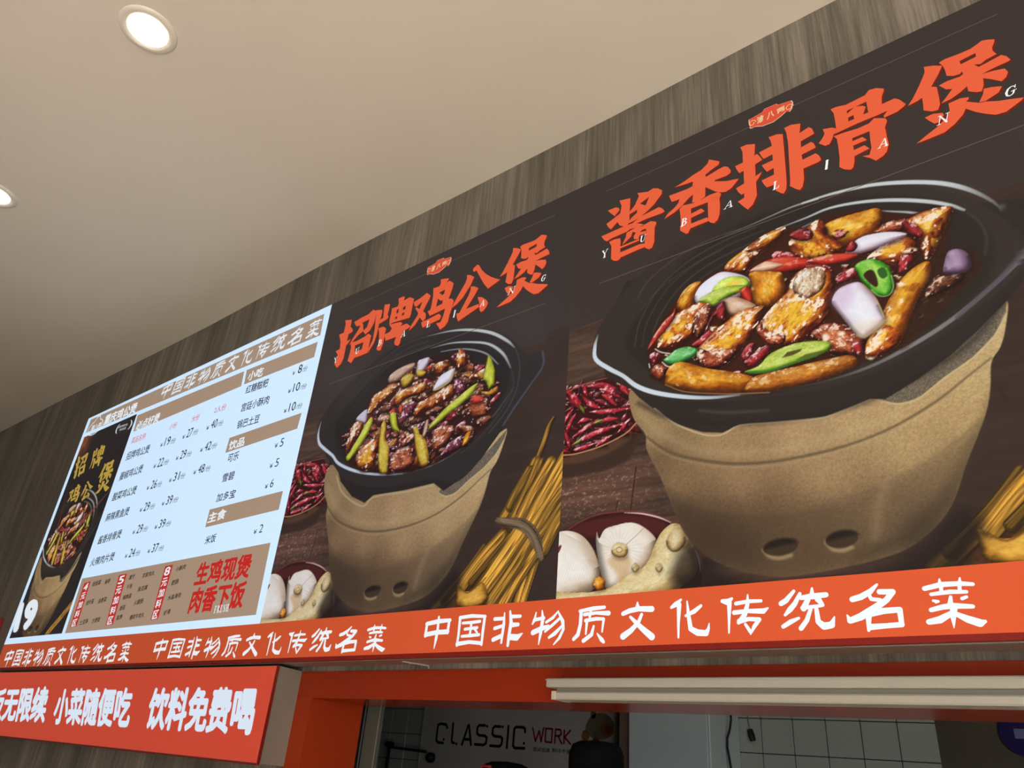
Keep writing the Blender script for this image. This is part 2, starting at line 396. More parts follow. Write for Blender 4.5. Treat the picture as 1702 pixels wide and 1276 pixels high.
G['ji'] = (C5, [
 [[(85,770),(200,700),(320,605),(385,650),(370,700),(300,830),(250,930),(300,970),(295,1050),(250,1110),(225,1080),(190,1040),(110,1170),(0,1276),(40,1180),(150,1010),(165,960),(110,870),(140,865),(190,890),(240,760),(130,850),(100,830)]],
 [[(435,525),(540,490),(565,440),(565,365),(700,345),(710,360),(660,430),(720,390),(790,430),(780,490),(730,640),(700,710),(760,705),(795,745),(760,870),(720,990),(690,1110),(640,1190),(550,1255),(520,1200),(480,1145),(560,1120),(610,1000),(640,880),(500,950),(370,1010),(330,930),(375,910),(400,830),(430,650)],[(480,850),(590,795),(600,735),(560,745),(515,705)],[(530,605),(560,620),(595,645),(625,615),(640,545)]],
 [[(220,1125),(380,1050),(530,970),(570,1010),(550,1070),(380,1150),(245,1220),(225,1170)]]])
G['gong'] = (C5, [
 [[(1025,290),(1090,290),(1155,325),(1090,470),(960,680),(860,790),(760,875),(800,780),(900,600),(1000,430),(1030,340)]],
 [[(1135,180),(1210,105),(1245,120),(1290,200),(1360,270),(1450,320),(1530,350),(1615,370),(1400,530),(1330,450),(1250,310),(1195,210),(1150,235),(1135,215)]],
 [[(1095,490),(1160,490),(1230,520),(1190,600),(1100,750),(1010,890),(1230,800),(1245,850),(1100,950),(870,1110),(850,1050),(840,970),(890,960),(960,830),(1050,660),(1090,560)]],
 [[(1215,680),(1290,680),(1370,730),(1400,780),(1370,850),(1320,920),(1270,945),(1245,900),(1250,840),(1240,760)]]])

# clerical-script line: round strokes (x, y, width)
LS = [
 (C6, 5.319, [[(105,195,30),(210,172,34),(312,162,26)],[(108,190,24),(92,300,28)],[(303,170,26),(288,272,26)],[(94,290,34),(190,270,34),(288,264,36)],[(212,135,20),(200,250,26),(185,330,28),(168,412,8)]]),
 (C6, 5.319, [[(398,140,26),(500,125,28),(622,128,24)],[(400,140,26),(385,290,24),(370,385,22)],[(618,130,26),(600,260,28),(588,378,22)],[(372,372,32),(480,355,28),(586,365,28)],[(422,188,20),(500,182,24),(575,172,24)],[(440,242,22),(550,228,24)],[(412,305,20),(490,298,26),(566,290,24)],[(500,180,22),(484,300,22)],[(528,240,20),(548,270,18)]]),
 (C6, 5.319, [[(793,98,12),(785,200,28),(772,290,26),(762,362,20)],[(705,152,28),(780,148,28)],[(704,235,28),(775,212,26)],[(690,335,34),(765,300,34)],[(842,84,18),(850,180,34),(830,300,30),(820,385,26)],[(850,130,30),(932,127,26)],[(850,205,38),(912,200,30)],[(842,310,48),(900,315,50),(948,280,12)]]),
 (C6, 5.319, [[(1072,95,12),(1055,165,26),(1038,195,16)],[(1055,160,28),(1140,142,28)],[(1042,272,42),(1110,240,42),(1180,215,26)],[(1125,78,12),(1130,150,34),(1110,280,30),(1092,376,10)],[(1160,180,22),(1220,140,26),(1268,82,12)],[(1268,90,14),(1305,170,34),(1312,240,26),(1275,320,26),(1224,378,10)],[(1275,150,24),(1210,210,26),(1150,262,20)],[(1298,215,22),(1235,280,34),(1184,315,22)]]),
 (C6, 5.319, [[(1458,82,26),(1580,58,34),(1675,48,28)],[(1470,90,34),(1462,200,32),(1440,290,36),(1402,330,30)],[(1560,60,20),(1545,130,26)],[(1500,112,30),(1600,98,26),(1712,100,40)],[(1508,165,30),(1600,150,30),(1665,150,26)],[(1520,172,28),(1510,285,16)],[(1668,152,26),(1654,264,16)],[(1580,215,20),(1560,290,34),(1488,345,34)],[(1610,280,12),(1650,335,38),(1668,355,26)]]),
 (C7, 5.319, [[(318,112,14),(318,150,40)],[(190,212,36),(250,185,42),(330,168,42),(445,170,50)],[(255,240,24),(315,300,40),(380,360,50),(445,415,60)],[(355,218,28),(325,290,34),(260,360,46),(190,412,56)]]),
 (C7, 5.319, [[(702,88,20),(655,130,44),(618,156,26)],[(686,130,44),(680,300,26),(680,422,18)],[(756,102,14),(770,230,36),(788,345,44),(850,378,56),(925,384,50),(945,345,28),(952,295,8)],[(878,142,28),(820,190,40),(745,230,24)]]),
 (C7, 5.319, [[(1068,100,34),(1115,108,58),(1152,78,24)],[(1130,115,44),(1128,250,26),(1127,380,16)],[(1188,122,34),(1300,102,34),(1410,98,28)],[(1292,45,14),(1290,130,36),(1265,220,46),(1212,290,34)],[(1172,202,40),(1290,188,36),(1430,188,48),(1470,162,16)],[(1218,278,46),(1300,258,36),(1395,262,38),(1350,325,36),(1318,392,14)],[(1272,305,26),(1315,368,34)]]),
 (C8, 4.728, [[(92,200,26),(30,275,42),(-8,298,40)],[(140,220,28),(100,300,40),(62,345,44),(24,388,22)],[(10,478,34),(70,440,38),(132,412,22)],[(235,178,18),(235,230,42)],[(150,252,36),(240,240,48),(345,228,42)],[(205,262,40),(170,335,50)],[(282,262,52),(320,308,28)],[(160,332,34),(320,312,24)],[(225,340,30),(195,430,38),(150,492,40)],[(270,340,34),(285,440,44),(330,475,58),(390,465,54),(412,402,12)]]),
 (C8, 4.728, [[(745,148,20),(690,205,46),(620,245,50),(552,265,46)],[(765,205,44),(870,205,46),(820,270,48),(700,352,62),(620,400,60),(535,432,48),(512,388,12)],[(690,240,30),(700,262,30),(770,270,34)],[(680,380,52),(682,508,26)],[(700,372,60),(800,355,50),(925,345,46)],[(925,350,46),(942,465,40)],[(690,482,50),(820,472,42),(942,462,44)]]),
 (C8, 4.728, [[(1120,180,40),(1250,148,44),(1400,140,40),(1498,145,32)],[(1236,106,14),(1240,150,36)],[(1396,96,14),(1395,150,40)],[(1172,225,30),(1320,205,38),(1448,205,30)],[(1250,150,30),(1250,210,30)],[(1392,150,30),(1398,200,30)],[(1188,275,22),(1228,280,22),(1208,288,20)],[(1325,245,26),(1322,300,44)],[(1415,258,30),(1450,245,26)],[(1172,348,38),(1260,325,44),(1340,315,50),(1498,320,36)],[(1350,320,60),(1345,400,46),(1352,488,8)],[(1330,375,44),(1240,425,60),(1155,442,46)],[(1370,380,40),(1460,420,62),(1555,450,68),(1596,438,30)]]),
]
def lishu(ink, dest=None):
    """the eleven-character line; dest = (bl, br, tl) photo points, or None for where it was traced"""
    allp = []; out = []
    for fn, s, strokes in LS:
        for st in strokes:
            q = [PX(*p) for p in fn([(x, y) for x, y, w in st])]
            # stroke width: pixel width to metres at that point
            ws = [abs(PX(*fn([(x + w, y)])[0])[0] - PX(*fn([(x, y)])[0])[0]) * .5 + abs(PX(*fn([(x, y + w)])[0])[1] - PX(*fn([(x, y)])[0])[1]) * .5 for x, y, w in st]
            out.append((q, ws, st is strokes[0])); allp += q
    a = np.array(allp); lo = a.min(0); hi = a.max(0)
    if dest is None:
        for q, ws, new in out:
            if new: k_ = ink.next()
            k_.stroke(q, ws)
        return
    bl, br, tl = (np.array(PX(*p)) for p in dest)
    for q, ws, new in out:
        if new: k_ = ink.next()
        u = (np.array(q) - lo) / (hi - lo); p = bl + u[:, :1] * (br - bl) + u[:, 1:] * (tl - bl)
        k = .5 * np.linalg.norm(br - bl) / (hi - lo)[0] + .5 * np.linalg.norm(tl - bl) / (hi - lo)[1]
        k_.stroke([tuple(x) for x in p], [w * k for w in ws])

def glyph_shapes(key):
    fn, shapes = G[key]
    return [[to_plane(fn(l), 2.2) for l in sh] for sh in shapes]
def put(ink, key, A=None, off=(0, 0)):
    ink = ink.next()
    for sh in glyph_shapes(key):
        L = [[((A @ np.array([x, y, 1.0]))[:2] if A is not None else np.array([x, y])) + off for x, y in l] for l in sh]
        ink.shape([[tuple(p) for p in l] for l in L])
def affine(src, dst):
    """least squares plane map from source to destination photo points"""
    a = np.array([list(PX(*p)) + [1.0] for p in src]); b = np.array([PX(*p) for p in dst])
    X, *_ = np.linalg.lstsq(a, b, rcond=None); return X.T
def box_map(key, bl, br, tl):
    pts = np.array([p for sh in glyph_shapes(key) for p in sh[0]]); lo = pts.min(0); hi = pts.max(0)
    a, b, c = (np.array(PX(*q)) for q in (bl, br, tl)); ex = (b - a) / (hi - lo)[0]; ey = (c - a) / (hi - lo)[1]
    return np.array([[ex[0], ey[0], a[0] - ex[0] * lo[0] - ey[0] * lo[1]], [ex[1], ey[1], a[1] - ex[1] * lo[0] - ey[1] * lo[1]]])

# small serif capitals
SER = {
 'Y': [[(.08,1,.13),(.48,.5,.13)],[(.9,1,.05),(.5,.5,.05)],[(.5,.5,.15),(.5,0,.15)],[(0,1,.04),(.3,1,.04)],[(.75,1,.04),(1,1,.04)],[(.3,0,.04),(.7,0,.04)]],
 'U': [[(.22,1,.15),(.22,.3,.15),(.34,.08,.12),(.55,.03,.07),(.74,.15,.06),(.8,.35,.05),(.8,1,.05)],[(.05,1,.04),(.4,1,.04)],[(.65,1,.04),(.97,1,.04)]],
 'B': [[(.24,0,.16),(.24,1,.16)],[(.24,.97,.05),(.55,.97,.07),(.7,.77,.14),(.55,.54,.07),(.25,.52,.05)],[(.3,.52,.05),(.62,.5,.07),(.8,.27,.15),(.62,.03,.07),(.22,.02,.05)],[(.04,1,.04),(.4,1,.04)],[(.04,0,.04),(.4,0,.04)]],
 'A': [[(.5,1,.04),(.12,0,.05)],[(.52,.98,.08),(.84,0,.17)],[(.25,.34,.05),(.7,.34,.05)],[(0,0,.04),(.26,0,.04)],[(.62,0,.04),(1,0,.04)]],
 'L': [[(.28,0,.16),(.28,1,.16)],[(.05,1,.04),(.5,1,.04)],[(.05,0,.05),(.85,.02,.06),(.92,.28,.04)]],
 'I': [[(.5,0,.2),(.5,1,.2)],[(.2,1,.05),(.8,1,.05)],[(.2,0,.05),(.8,0,.05)]],
 'N': [[(.17,0,.05),(.17,1,.05)],[(.14,1,.1),(.85,0,.16)],[(.85,0,.05),(.85,1,.05)],[(0,1,.04),(.25,1,.04)],[(0,0,.04),(.33,0,.04)],[(.68,1,.04),(1,1,.04)]],
 'G': [[(.85,.74,.05),(.72,.95,.06),(.5,1,.07),(.26,.85,.13),(.17,.5,.17),(.26,.17,.13),(.5,0,.07),(.74,.06,.08),(.8,.2,.12),(.8,.42,.14)],[(.58,.44,.05),(1,.44,.05)],[(.86,1,.05),(.86,.7,.05)]],
 'F': [[(.25,0,.15),(.25,1,.15)],[(.05,1,.04),(.85,1,.05),(.85,.8,.04)],[(.25,.52,.05),(.6,.52,.05)],[(.05,0,.04),(.45,0,.04)]],
 'R': [[(.24,0,.16),(.24,1,.16)],[(.24,.97,.05),(.55,.97,.07),(.72,.75,.14),(.55,.52,.07),(.25,.5,.05)],[(.45,.5,.1),(.85,0,.14)],[(.04,0,.04),(.42,0,.04)]],
 'E': [[(.25,0,.15),(.25,1,.15)],[(.05,1,.04),(.85,1,.05),(.85,.8,.04)],[(.25,.52,.05),(.65,.52,.05)],[(.05,0,.04),(.85,0,.05),(.9,.25,.04)]],
 'S': [[(.8,.75,.05),(.7,.95,.06),(.45,1,.08),(.2,.82,.13),(.3,.62,.15),(.65,.42,.15),(.8,.2,.13),(.5,0,.08),(.25,.04,.06),(.15,.28,.05)]],
 'H': [[(.2,0,.15),(.2,1,.15)],[(.8,0,.15),(.8,1,.15)],[(.2,.52,.05),(.8,.52,.05)],[(0,0,.04),(.4,0,.04)],[(0,1,.04),(.4,1,.04)],[(.6,0,.04),(1,0,.04)],[(.6,1,.04),(1,1,.04)]]}
def serif(ink, ch, bl, br, tl, k=1.15):
    a, b, c = (np.array(PX(*q, ink.Y)) for q in (bl, br, tl)); h = np.linalg.norm(c - a); ink = ink.next()
    for st in SER[ch]:
        ink.stroke([tuple(a + x * (b - a) + y * (c - a)) for x, y, w in st], [max(w, .055) * h * k for x, y, w in st], 8)

# ------------------------------------------------------------------ photo prints: a painter working on mesh vertices
# template frame of a dish poster: U to the right from its left edge, V up from the red banner, 500 units = 1 survey unit
def ray2(px, py, dX=0.0):
    w = (P(px, py) - CAM) / S
    return ((w[0] + dX + 1.62) * 500, (w[2] - .56) * 500)
def T3(c): return lambda pts: [ray2(*p) for p in c(pts)]
def T2(c): return lambda pts: [ray2(p[0], p[1], 1.84) for p in c(pts)]
A = T3(crop(1060, 330, 3.867)); B = T3(crop(1340, 300, 3.754)); PO = T3(crop(900, 420, 2.122)); GA = T3(crop(920, 600, 3.19)); RI = T3(crop(1500, 600, 3.545))
FO = T2(crop(560, 570, 5.547)); YU = T2(crop(720, 680, 3.754)); PT = T2(crop(420, 520, 2.363))

def _h(ix, iy, seed):
    v = np.sin(ix * 127.1 + iy * 311.7 + seed * 74.7) * 43758.5453
    return v - np.floor(v)
def vnoise(x, y, seed=0):
    ix = np.floor(x); iy = np.floor(y); fx = x - ix; fy = y - iy
    fx = fx * fx * (3 - 2 * fx); fy = fy * fy * (3 - 2 * fy)
    a = _h(ix, iy, seed); b = _h(ix + 1, iy, seed); c = _h(ix, iy + 1, seed); d = _h(ix + 1, iy + 1, seed)
    return (a * (1 - fx) + b * fx) * (1 - fy) + (c * (1 - fx) + d * fx) * fy
def fbm(x, y, seed=0, n=3):
    s = 0; a = .5; t = 0
    for i in range(n):
        s = s + a * vnoise(x, y, seed + i * 7); t += a; a *= .55; x = x * 2.03 + 11.3; y = y * 2.03 + 5.7
    return s / t
def sstep(a, b, x):
    t = np.clip((x - a) / (b - a), 0, 1); return t * t * (3 - 2 * t)
def smooth(pts, n=5):
    p = np.array(pts, float); N = len(p); out = []
    for i in range(N):
        p0, p1, p2, p3 = p[i - 1], p[i], p[(i + 1) % N], p[(i + 2) % N]
        for k in range(n):
            t = k / n
            out.append(.5 * ((2 * p1) + (p2 - p0) * t + (2 * p0 - 5 * p1 + 4 * p2 - p3) * t * t + (3 * p1 - p0 - 3 * p2 + p3) * t ** 3))
    return np.array(out)

# colour sets: dark, middle, high, highlight, highlight amount, mottling scale, roundness
KIND = {
 'wing':   ((74, 18, 8), (182, 84, 26), (248, 184, 58), (255, 232, 206), .80, 16, 26),
 'bone':   ((120, 70, 40), (205, 165, 130), (238, 220, 190), (255, 250, 240), .5, 9, 16),
 'potato': ((140, 62, 12), (214, 132, 30), (250, 196, 70), (255, 236, 180), .35, 22, 26),
 'potatod':((120, 55, 14), (178, 100, 30), (222, 150, 60), (255, 230, 180), .4, 16, 24),
 'onion':  ((176, 140, 152), (232, 222, 232), (250, 248, 255), (255, 255, 255), .25, 40, 18),
 'onionb': ((150, 100, 70), (205, 160, 130), (232, 205, 180), (255, 245, 230), .3, 30, 16),
 'lilac':  ((92, 62, 84), (160, 130, 158), (196, 172, 200), (235, 220, 240), .3, 30, 18),
 'chili':  ((60, 8, 14), (132, 26, 32), (178, 52, 54), (250, 205, 205), .55, 14, 12),
 'red':    ((130, 18, 14), (198, 46, 34), (226, 92, 60), (255, 215, 200), .5, 18, 14),
 'green':  ((24, 92, 18), (84, 172, 44), (160, 216, 90), (236, 250, 190), .5, 14, 10),
 'lime':   ((90, 130, 24), (164, 190, 58), (212, 224, 120), (248, 250, 200), .4, 16, 10),
 'leaf':   ((30, 96, 40), (70, 160, 70), (130, 205, 130), (220, 245, 215), .5, 12, 10),
 'scal':   ((128, 124, 20), (184, 190, 44), (222, 224, 92), (250, 250, 190), .35, 20, 12),
 'scalo':  ((140, 96, 20), (200, 160, 44), (226, 204, 84), (250, 240, 190), .35, 20, 12),
 'brown':  ((42, 10, 10), (126, 46, 28), (204, 116, 72), (250, 212, 190), .70, 11, 16),
 'brown2': ((44, 16, 14), (92, 40, 28), (140, 80, 52), (235, 200, 170), .6, 10, 14),
 'plum':   ((40, 10, 16), (96, 30, 42), (150, 66, 80), (250, 215, 225), .75, 9, 12),
 'dried':  ((60, 6, 14), (164, 26, 40), (206, 74, 84), (250, 190, 195), .6, 12, 11),
 'garlic': ((186, 158, 128), (236, 224, 208), (248, 242, 232), (255, 255, 252), .15, 40, 40),
 'ginger': ((160, 124, 70), (218, 192, 136), (238, 222, 176), (252, 242, 215), .15, 14, 44),
 'yuba':   ((88, 56, 16), (176, 124, 42), (220, 168, 70), (240, 205, 130), .2, 16, 16),
}

class Canvas:
    def __init__(s, us, vs, back=(60, 50, 46)):
        s.u = np.asarray(us, float); s.v = np.asarray(vs, float)
        s.C = np.empty((len(s.v), len(s.u), 3)); s.C[:] = back
        s.step = float(np.median(np.diff(s.u)))
    def win(s, x0, x1, y0, y1):
        a, b = np.searchsorted(s.u, [x0, x1]); c, d = np.searchsorted(s.v, [y0, y1])
        if b <= a or d <= c: return None
        X, Y = np.meshgrid(s.u[a:b], s.v[c:d]); return (slice(c, d), slice(a, b)), X, Y
    @staticmethod
    def sd(pts, X, Y):
        """signed distance to a polygon, positive inside, and the vector to the nearest edge point"""
        p = np.asarray(pts, float); q = np.roll(p, -1, 0); best = np.full(X.shape, 1e18); dx = np.zeros(X.shape); dy = np.zeros(X.shape)
        ins = np.zeros(X.shape, bool)
        for (x0, y0), (x1, y1) in zip(p, q):
            ex, ey = x1 - x0, y1 - y0; L = ex * ex + ey * ey
            if L < 1e-12: continue
            t = np.clip(((X - x0) * ex + (Y - y0) * ey) / L, 0, 1); ax_, ay_ = x0 + t * ex - X, y0 + t * ey - Y
            d = ax_ * ax_ + ay_ * ay_; m = d < best; best = np.where(m, d, best); dx = np.where(m, ax_, dx); dy = np.where(m, ay_, dy)
            if ey != 0: ins ^= ((Y >= min(y0, y1)) & (Y < max(y0, y1)) & (X < x0 + (Y - y0) * ex / ey))
        d = np.sqrt(best); n = np.maximum(d, 1e-6)
        return np.where(ins, d, -d), dx / n, dy / n, ins
    def _bb(s, pts, m):
        p = np.asarray(pts); return s.win(p[:, 0].min() - m, p[:, 0].max() + m, p[:, 1].min() - m, p[:, 1].max() + m)
    def mix(s, sl, a, col):
        a = a[..., None]; s.C[sl] = s.C[sl] * (1 - a) + np.asarray(col, float) * a
    def poly(s, pts, col, soft=.8, alpha=1.0, curved=False, grain=0, gs=3.0):
        if curved: pts = smooth(pts)
        soft = max(soft, s.step * .6); r = s._bb(pts, soft * 2)
        if r is None: return
        sl, X, Y = r; d = s.sd(pts, X, Y)[0]; a = sstep(-soft, soft, d) * alpha
        c = np.asarray(col, float) * np.ones(X.shape + (3,))
        if grain: c = c * (1 + grain * (fbm(X / gs, Y / gs, 5)[..., None] - .5) * 2)
        s.mix(sl, a, c)
    def field(s, pts, samples, soft=.8, curved=False, grain=0.0, power=2.2, gs=2.0):
        """fill with a colour field interpolated between samples (x, y, colour)"""
        if curved: pts = smooth(pts)
        soft = max(soft, s.step * .6); r = s._bb(pts, soft * 2)
        if r is None: return
        sl, X, Y = r; a = sstep(-soft, soft, s.sd(pts, X, Y)[0]); num = 0; den = 0
        for (x, y), c in samples:
            w_ = 1.0 / (((X - x) ** 2 + (Y - y) ** 2 + 900) ** (power / 2)); num = num + w_[..., None] * np.asarray(c, float); den = den + w_
        c = num / den[..., None]
        if grain: c = c * (1 + grain * 2 * (fbm(X / gs, Y / gs, 3, 2)[..., None] - .5))
        s.mix(sl, a, c)
    def line(s, pts, ws, col, soft=.8, alpha=1.0, streak=0.0):
        """stroke of changing width; widths in template units"""
        p = np.asarray(pts, float); ws = [ws] * len(p) if np.isscalar(ws) else list(ws); al = [alpha] * len(p) if np.isscalar(alpha) else list(alpha)
        if len(p) > 2:
            q = np.c_[p, ws, al]; q = np.vstack([2 * q[0] - q[1], q, 2 * q[-1] - q[-2]]); o = []
            for i in range(1, len(q) - 2):
                for t in (0, .25, .5, .75): o.append(.5 * (2 * q[i] + (q[i + 1] - q[i - 1]) * t + (2 * q[i - 1] - 5 * q[i] + 4 * q[i + 1] - q[i + 2]) * t * t + (3 * q[i] - q[i - 1] - 3 * q[i + 1] + q[i + 2]) * t ** 3))
            o.append(q[-2]); o = np.array(o); p = o[:, :2]; ws = list(np.maximum(o[:, 2], .2)); al = list(np.clip(o[:, 3], 0, 1))
        soft = max(soft, s.step * .6); r = s._bb(p, max(ws) / 2 + soft * 2)
        if r is None: return
        sl, X, Y = r; cov = np.zeros(X.shape); side = np.zeros(X.shape)
        for i in range(len(p) - 1):
            (x0, y0), (x1, y1) = p[i], p[i + 1]; ex, ey = x1 - x0, y1 - y0; L = max(ex * ex + ey * ey, 1e-9)
            t = np.clip(((X - x0) * ex + (Y - y0) * ey) / L, 0, 1); d = np.hypot(X - x0 - t * ex, Y - y0 - t * ey)
            w_ = (ws[i] * (1 - t) + ws[i + 1] * t) / 2; c = sstep(-soft, soft, w_ - d) * (al[i] * (1 - t) + al[i + 1] * t)
            if streak: side = np.where(c > cov, ((X - x0) * ey - (Y - y0) * ex) / math.sqrt(L), side)
            cov = np.maximum(cov, c)
        c = np.asarray(col, float) * np.ones(X.shape + (3,))
        if streak: c = c * (1 + streak * 2 * (vnoise(side * .55, (X + Y) * .02, 9)[..., None] - .5))
        s.mix(sl, cov, c)
    def piece(s, pts, kind, curved=True, shadow=.55, seed=None, tone=1.0, ang=None):
        """a rounded, glossy piece of food"""
        dk, md, hi, sp, amt, sc_, Rr = KIND[kind]
        tex = {'onion': .12, 'onionb': .3, 'lilac': .1, 'garlic': .12, 'ginger': .35, 'yuba': .35, 'potato': .7, 'potatod': .8, 'lime': .4, 'scal': .4, 'scalo': .5, 'green': .3, 'leaf': .4, 'red': .4}.get(kind, 1.0)
        if curved: pts = smooth(pts, 4)
        pts = np.asarray(pts, float); seed = (abs(int(pts[:, 0].sum() * 7 + pts[:, 1].sum())) % 97) if seed is None else seed
        if shadow:
            sh = pts + np.array([1.5, -4.0]); r = s._bb(sh, 8)
            if r is None: return
            sl, X, Y = r; s.mix(sl, sstep(-6, 5, s.sd(sh, X, Y)[0]) * shadow, (34, 14, 8))
        soft = max(.8, s.step * .6); r = s._bb(pts, soft * 2)
        if r is None: return
        sl, X, Y = r; d, nx, ny, ins = s.sd(pts, X, Y)
        Rr = min(Rr, max(6.0, float(d.max()) * 1.05)); e = np.clip(1 - d / Rr, 0, 1)
        if ang is None:
            c_ = pts - pts.mean(0); ev, vec = np.linalg.eigh(c_.T @ c_); a = vec[:, 1]
        else: a = np.array([math.cos(ang), math.sin(ang)])
        U = (X * a[0] + Y * a[1]) / sc_ * .55; V = (-X * a[1] + Y * a[0]) / sc_ * 1.3
        m = fbm(U, V, seed, 3); m2 = fbm(U * 3.1 + 3, V * 3.1, seed + 3, 2)
        gx = nx * e * .85 + ((m2 - .5) * 1.1 + (m - .5) * .5) * tex; gy = ny * e * .85 + (fbm(U * 3.1, V * 3.1 + 9, seed + 5, 2) - .5) * 1.1 * tex
        nz = 1 / np.sqrt(1 + gx * gx * 2 + gy * gy * 2)
        L = np.array([-.35, .62, .70]); lam = np.clip((gx * L[0] + gy * L[1]) * 1.1 * nz + L[2] * nz, 0, 1.2)
        k = np.clip(lam * .80 + (m - .5) * (.45 + .6 * tex) + (.5 - e) * .55 + .04, 0, 1)[..., None]
        dk, md, hi, sp = (np.asarray(c, float) * (tone if c is not sp else 1) for c in (dk, md, hi, sp))
        c = np.where(k < .5, dk + (md - dk) * (k / .5), md + (hi - md) * ((k - .5) / .5))
        c = c * (1 - .42 * sstep(.55, 1, e) * (ny < .25))[..., None]
        c = c * (1 + tex * .5 * (fbm(U * 6.5, V * 5, seed + 11, 2) - .5))[..., None]
        m3 = fbm(U * 2.4 + 7, V * 1.25 + 1, seed + 17, 3); m4 = fbm(X / 2.6, Y / 2.6, seed + 23, 2)
        g = sstep(.625, .665, m3 * .56 + m4 * .16 * tex + m2 * .08 + np.minimum(lam, 1) * .24) * amt * (1.25 if tex > .5 else .8)
        rim = sstep(.25, .6, e) * (1 - sstep(.75, 1.0, e)) * sstep(.35, .9, ny * .8 - nx * .4) * amt * .7
        g = np.clip(g + rim * (m2 > .4), 0, 1)[..., None]
        c = c * (1 - g) + sp * g
        s.mix(sl, sstep(-soft, soft, d), c)
    def patch(s, pts, col, thr=.42, sc_=7.0, alpha=1.0, soft=5.0):
        """broken patch of glaze or browning inside a soft outline"""
        pts = smooth(pts, 3); r = s._bb(pts, soft * 2)
        if r is None: return
        sl, X, Y = r; d = s.sd(pts, X, Y)[0]
        s.mix(sl, sstep(-soft, soft, d) * sstep(thr, thr + .10, fbm(X / sc_, Y / sc_, int(abs(pts[0, 0])) % 50, 3)) * alpha, col)
    def pod(s, line, w, kind='dried', **k):
        """an elongated pod tapering at its ends"""
        p = np.asarray(line, float); L = []; Rr = []
        n = len(p)
        for i in range(n):
            t = p[min(i + 1, n - 1)] - p[max(i - 1, 0)]; t = t / (np.hypot(*t) + 1e-9); q = np.array([-t[1], t[0]])
            ww = w / 2 * (.35 if i == 0 or i == n - 1 else 1.0)
            L.append(p[i] + q * ww); Rr.append(p[i] - q * ww)
        s.piece(L + Rr[::-1], kind, **k)
    def mesh(s, name, place, mat, parent, layer):
        nv, nu = s.C.shape[:2]; U, V = np.meshgrid(s.u, s.v); x, z = place(U, V)
        co = np.empty((nv * nu, 3), np.float32); co[:, 0] = x.ravel(); co[:, 1] = 2.2 * S - LAY * layer; co[:, 2] = z.ravel()
        i = np.arange(nv * nu).reshape(nv, nu); q = np.stack([i[:-1, :-1], i[:-1, 1:], i[1:, 1:], i[1:, :-1]], -1).reshape(-1, 4).astype(np.int32)
        m = bpy.data.meshes.new(name); m.vertices.add(len(co)); m.vertices.foreach_set('co', co.ravel())
        m.loops.add(q.size); m.loops.foreach_set('vertex_index', q.ravel())
        m.polygons.add(len(q)); m.polygons.foreach_set('loop_start', np.arange(0, q.size, 4, dtype=np.int32))
        m.update(calc_edges=True)
        c = np.ones((nv * nu, 4), np.float32); c[:, :3] = lin(np.clip(s.C.reshape(-1, 3), 0, 255))
        at = m.color_attributes.new('print', 'FLOAT_COLOR', 'POINT'); at.data.foreach_set('color', c.ravel())
        m.materials.append(mat); o = bpy.data.objects.new(name, m); COL.objects.link(o); o.parent = parent
        q = Vector((0, 0, 0)); p = parent
        while p is not None: q += p.location; p = p.parent
        o.location = -q
        return o

def xf(c, *pts): return c(list(pts))

def paint_table(cv):
    r = cv.win(-50, 1000, -50, 2000); sl, X, Y = r
    top = np.array([60., 50, 46]); n = fbm(X / 260, Y / 9, 2, 4); n2 = fbm(X / 30, Y / 5, 8, 3); big = fbm(X / 150, Y / 110, 4, 2)  # dark top tone has reflection haze mixed into its colour
    wood = np.array([66., 48, 40]) + (n[..., None] - .5) * np.array([44, 30, 24]) + (n2[..., None] - .5) * np.array([30, 20, 16]) + (big[..., None] - .5) * np.array([34, 24, 20])
    # lighter, worn boards near the front left
    k = np.exp(-(((X - 70) / 150) ** 2 + ((Y - 190) / 60) ** 2))[..., None]; spk = sstep(.62, .8, fbm(X / 5, Y / 3, 31, 2))[..., None]
    wood = wood + k * np.array([40, 26, 20]) + k * spk * np.array([60, 52, 48])
    k = np.exp(-(((X - 20) / 110) ** 2 + ((Y - 490) / 70) ** 2))[..., None]; wood = wood + k * np.array([20, 16, 12])
    q = (.75 * sstep(480, 640, X))[..., None]; wood = wood * (1 - q) + np.array([58., 43, 36]) * q
    edge = np.where(X < 200, 566 + X * .02, np.where(X > 860, 582, 560)); a = sstep(-1.2, 1.2, edge - Y)[..., None]
    cv.C[sl] = top * (1 - a) + wood * a
    for l in ([(440, 560), (425, 680), (412, 790)], [(345, 740), (330, 800)]): cv.line(GA(l), 2.2, (34, 24, 20), alpha=.8)
    cv.line(RI([(560, 140), (600, 200), (640, 260)]), 3, (44, 34, 30), 3, .6)

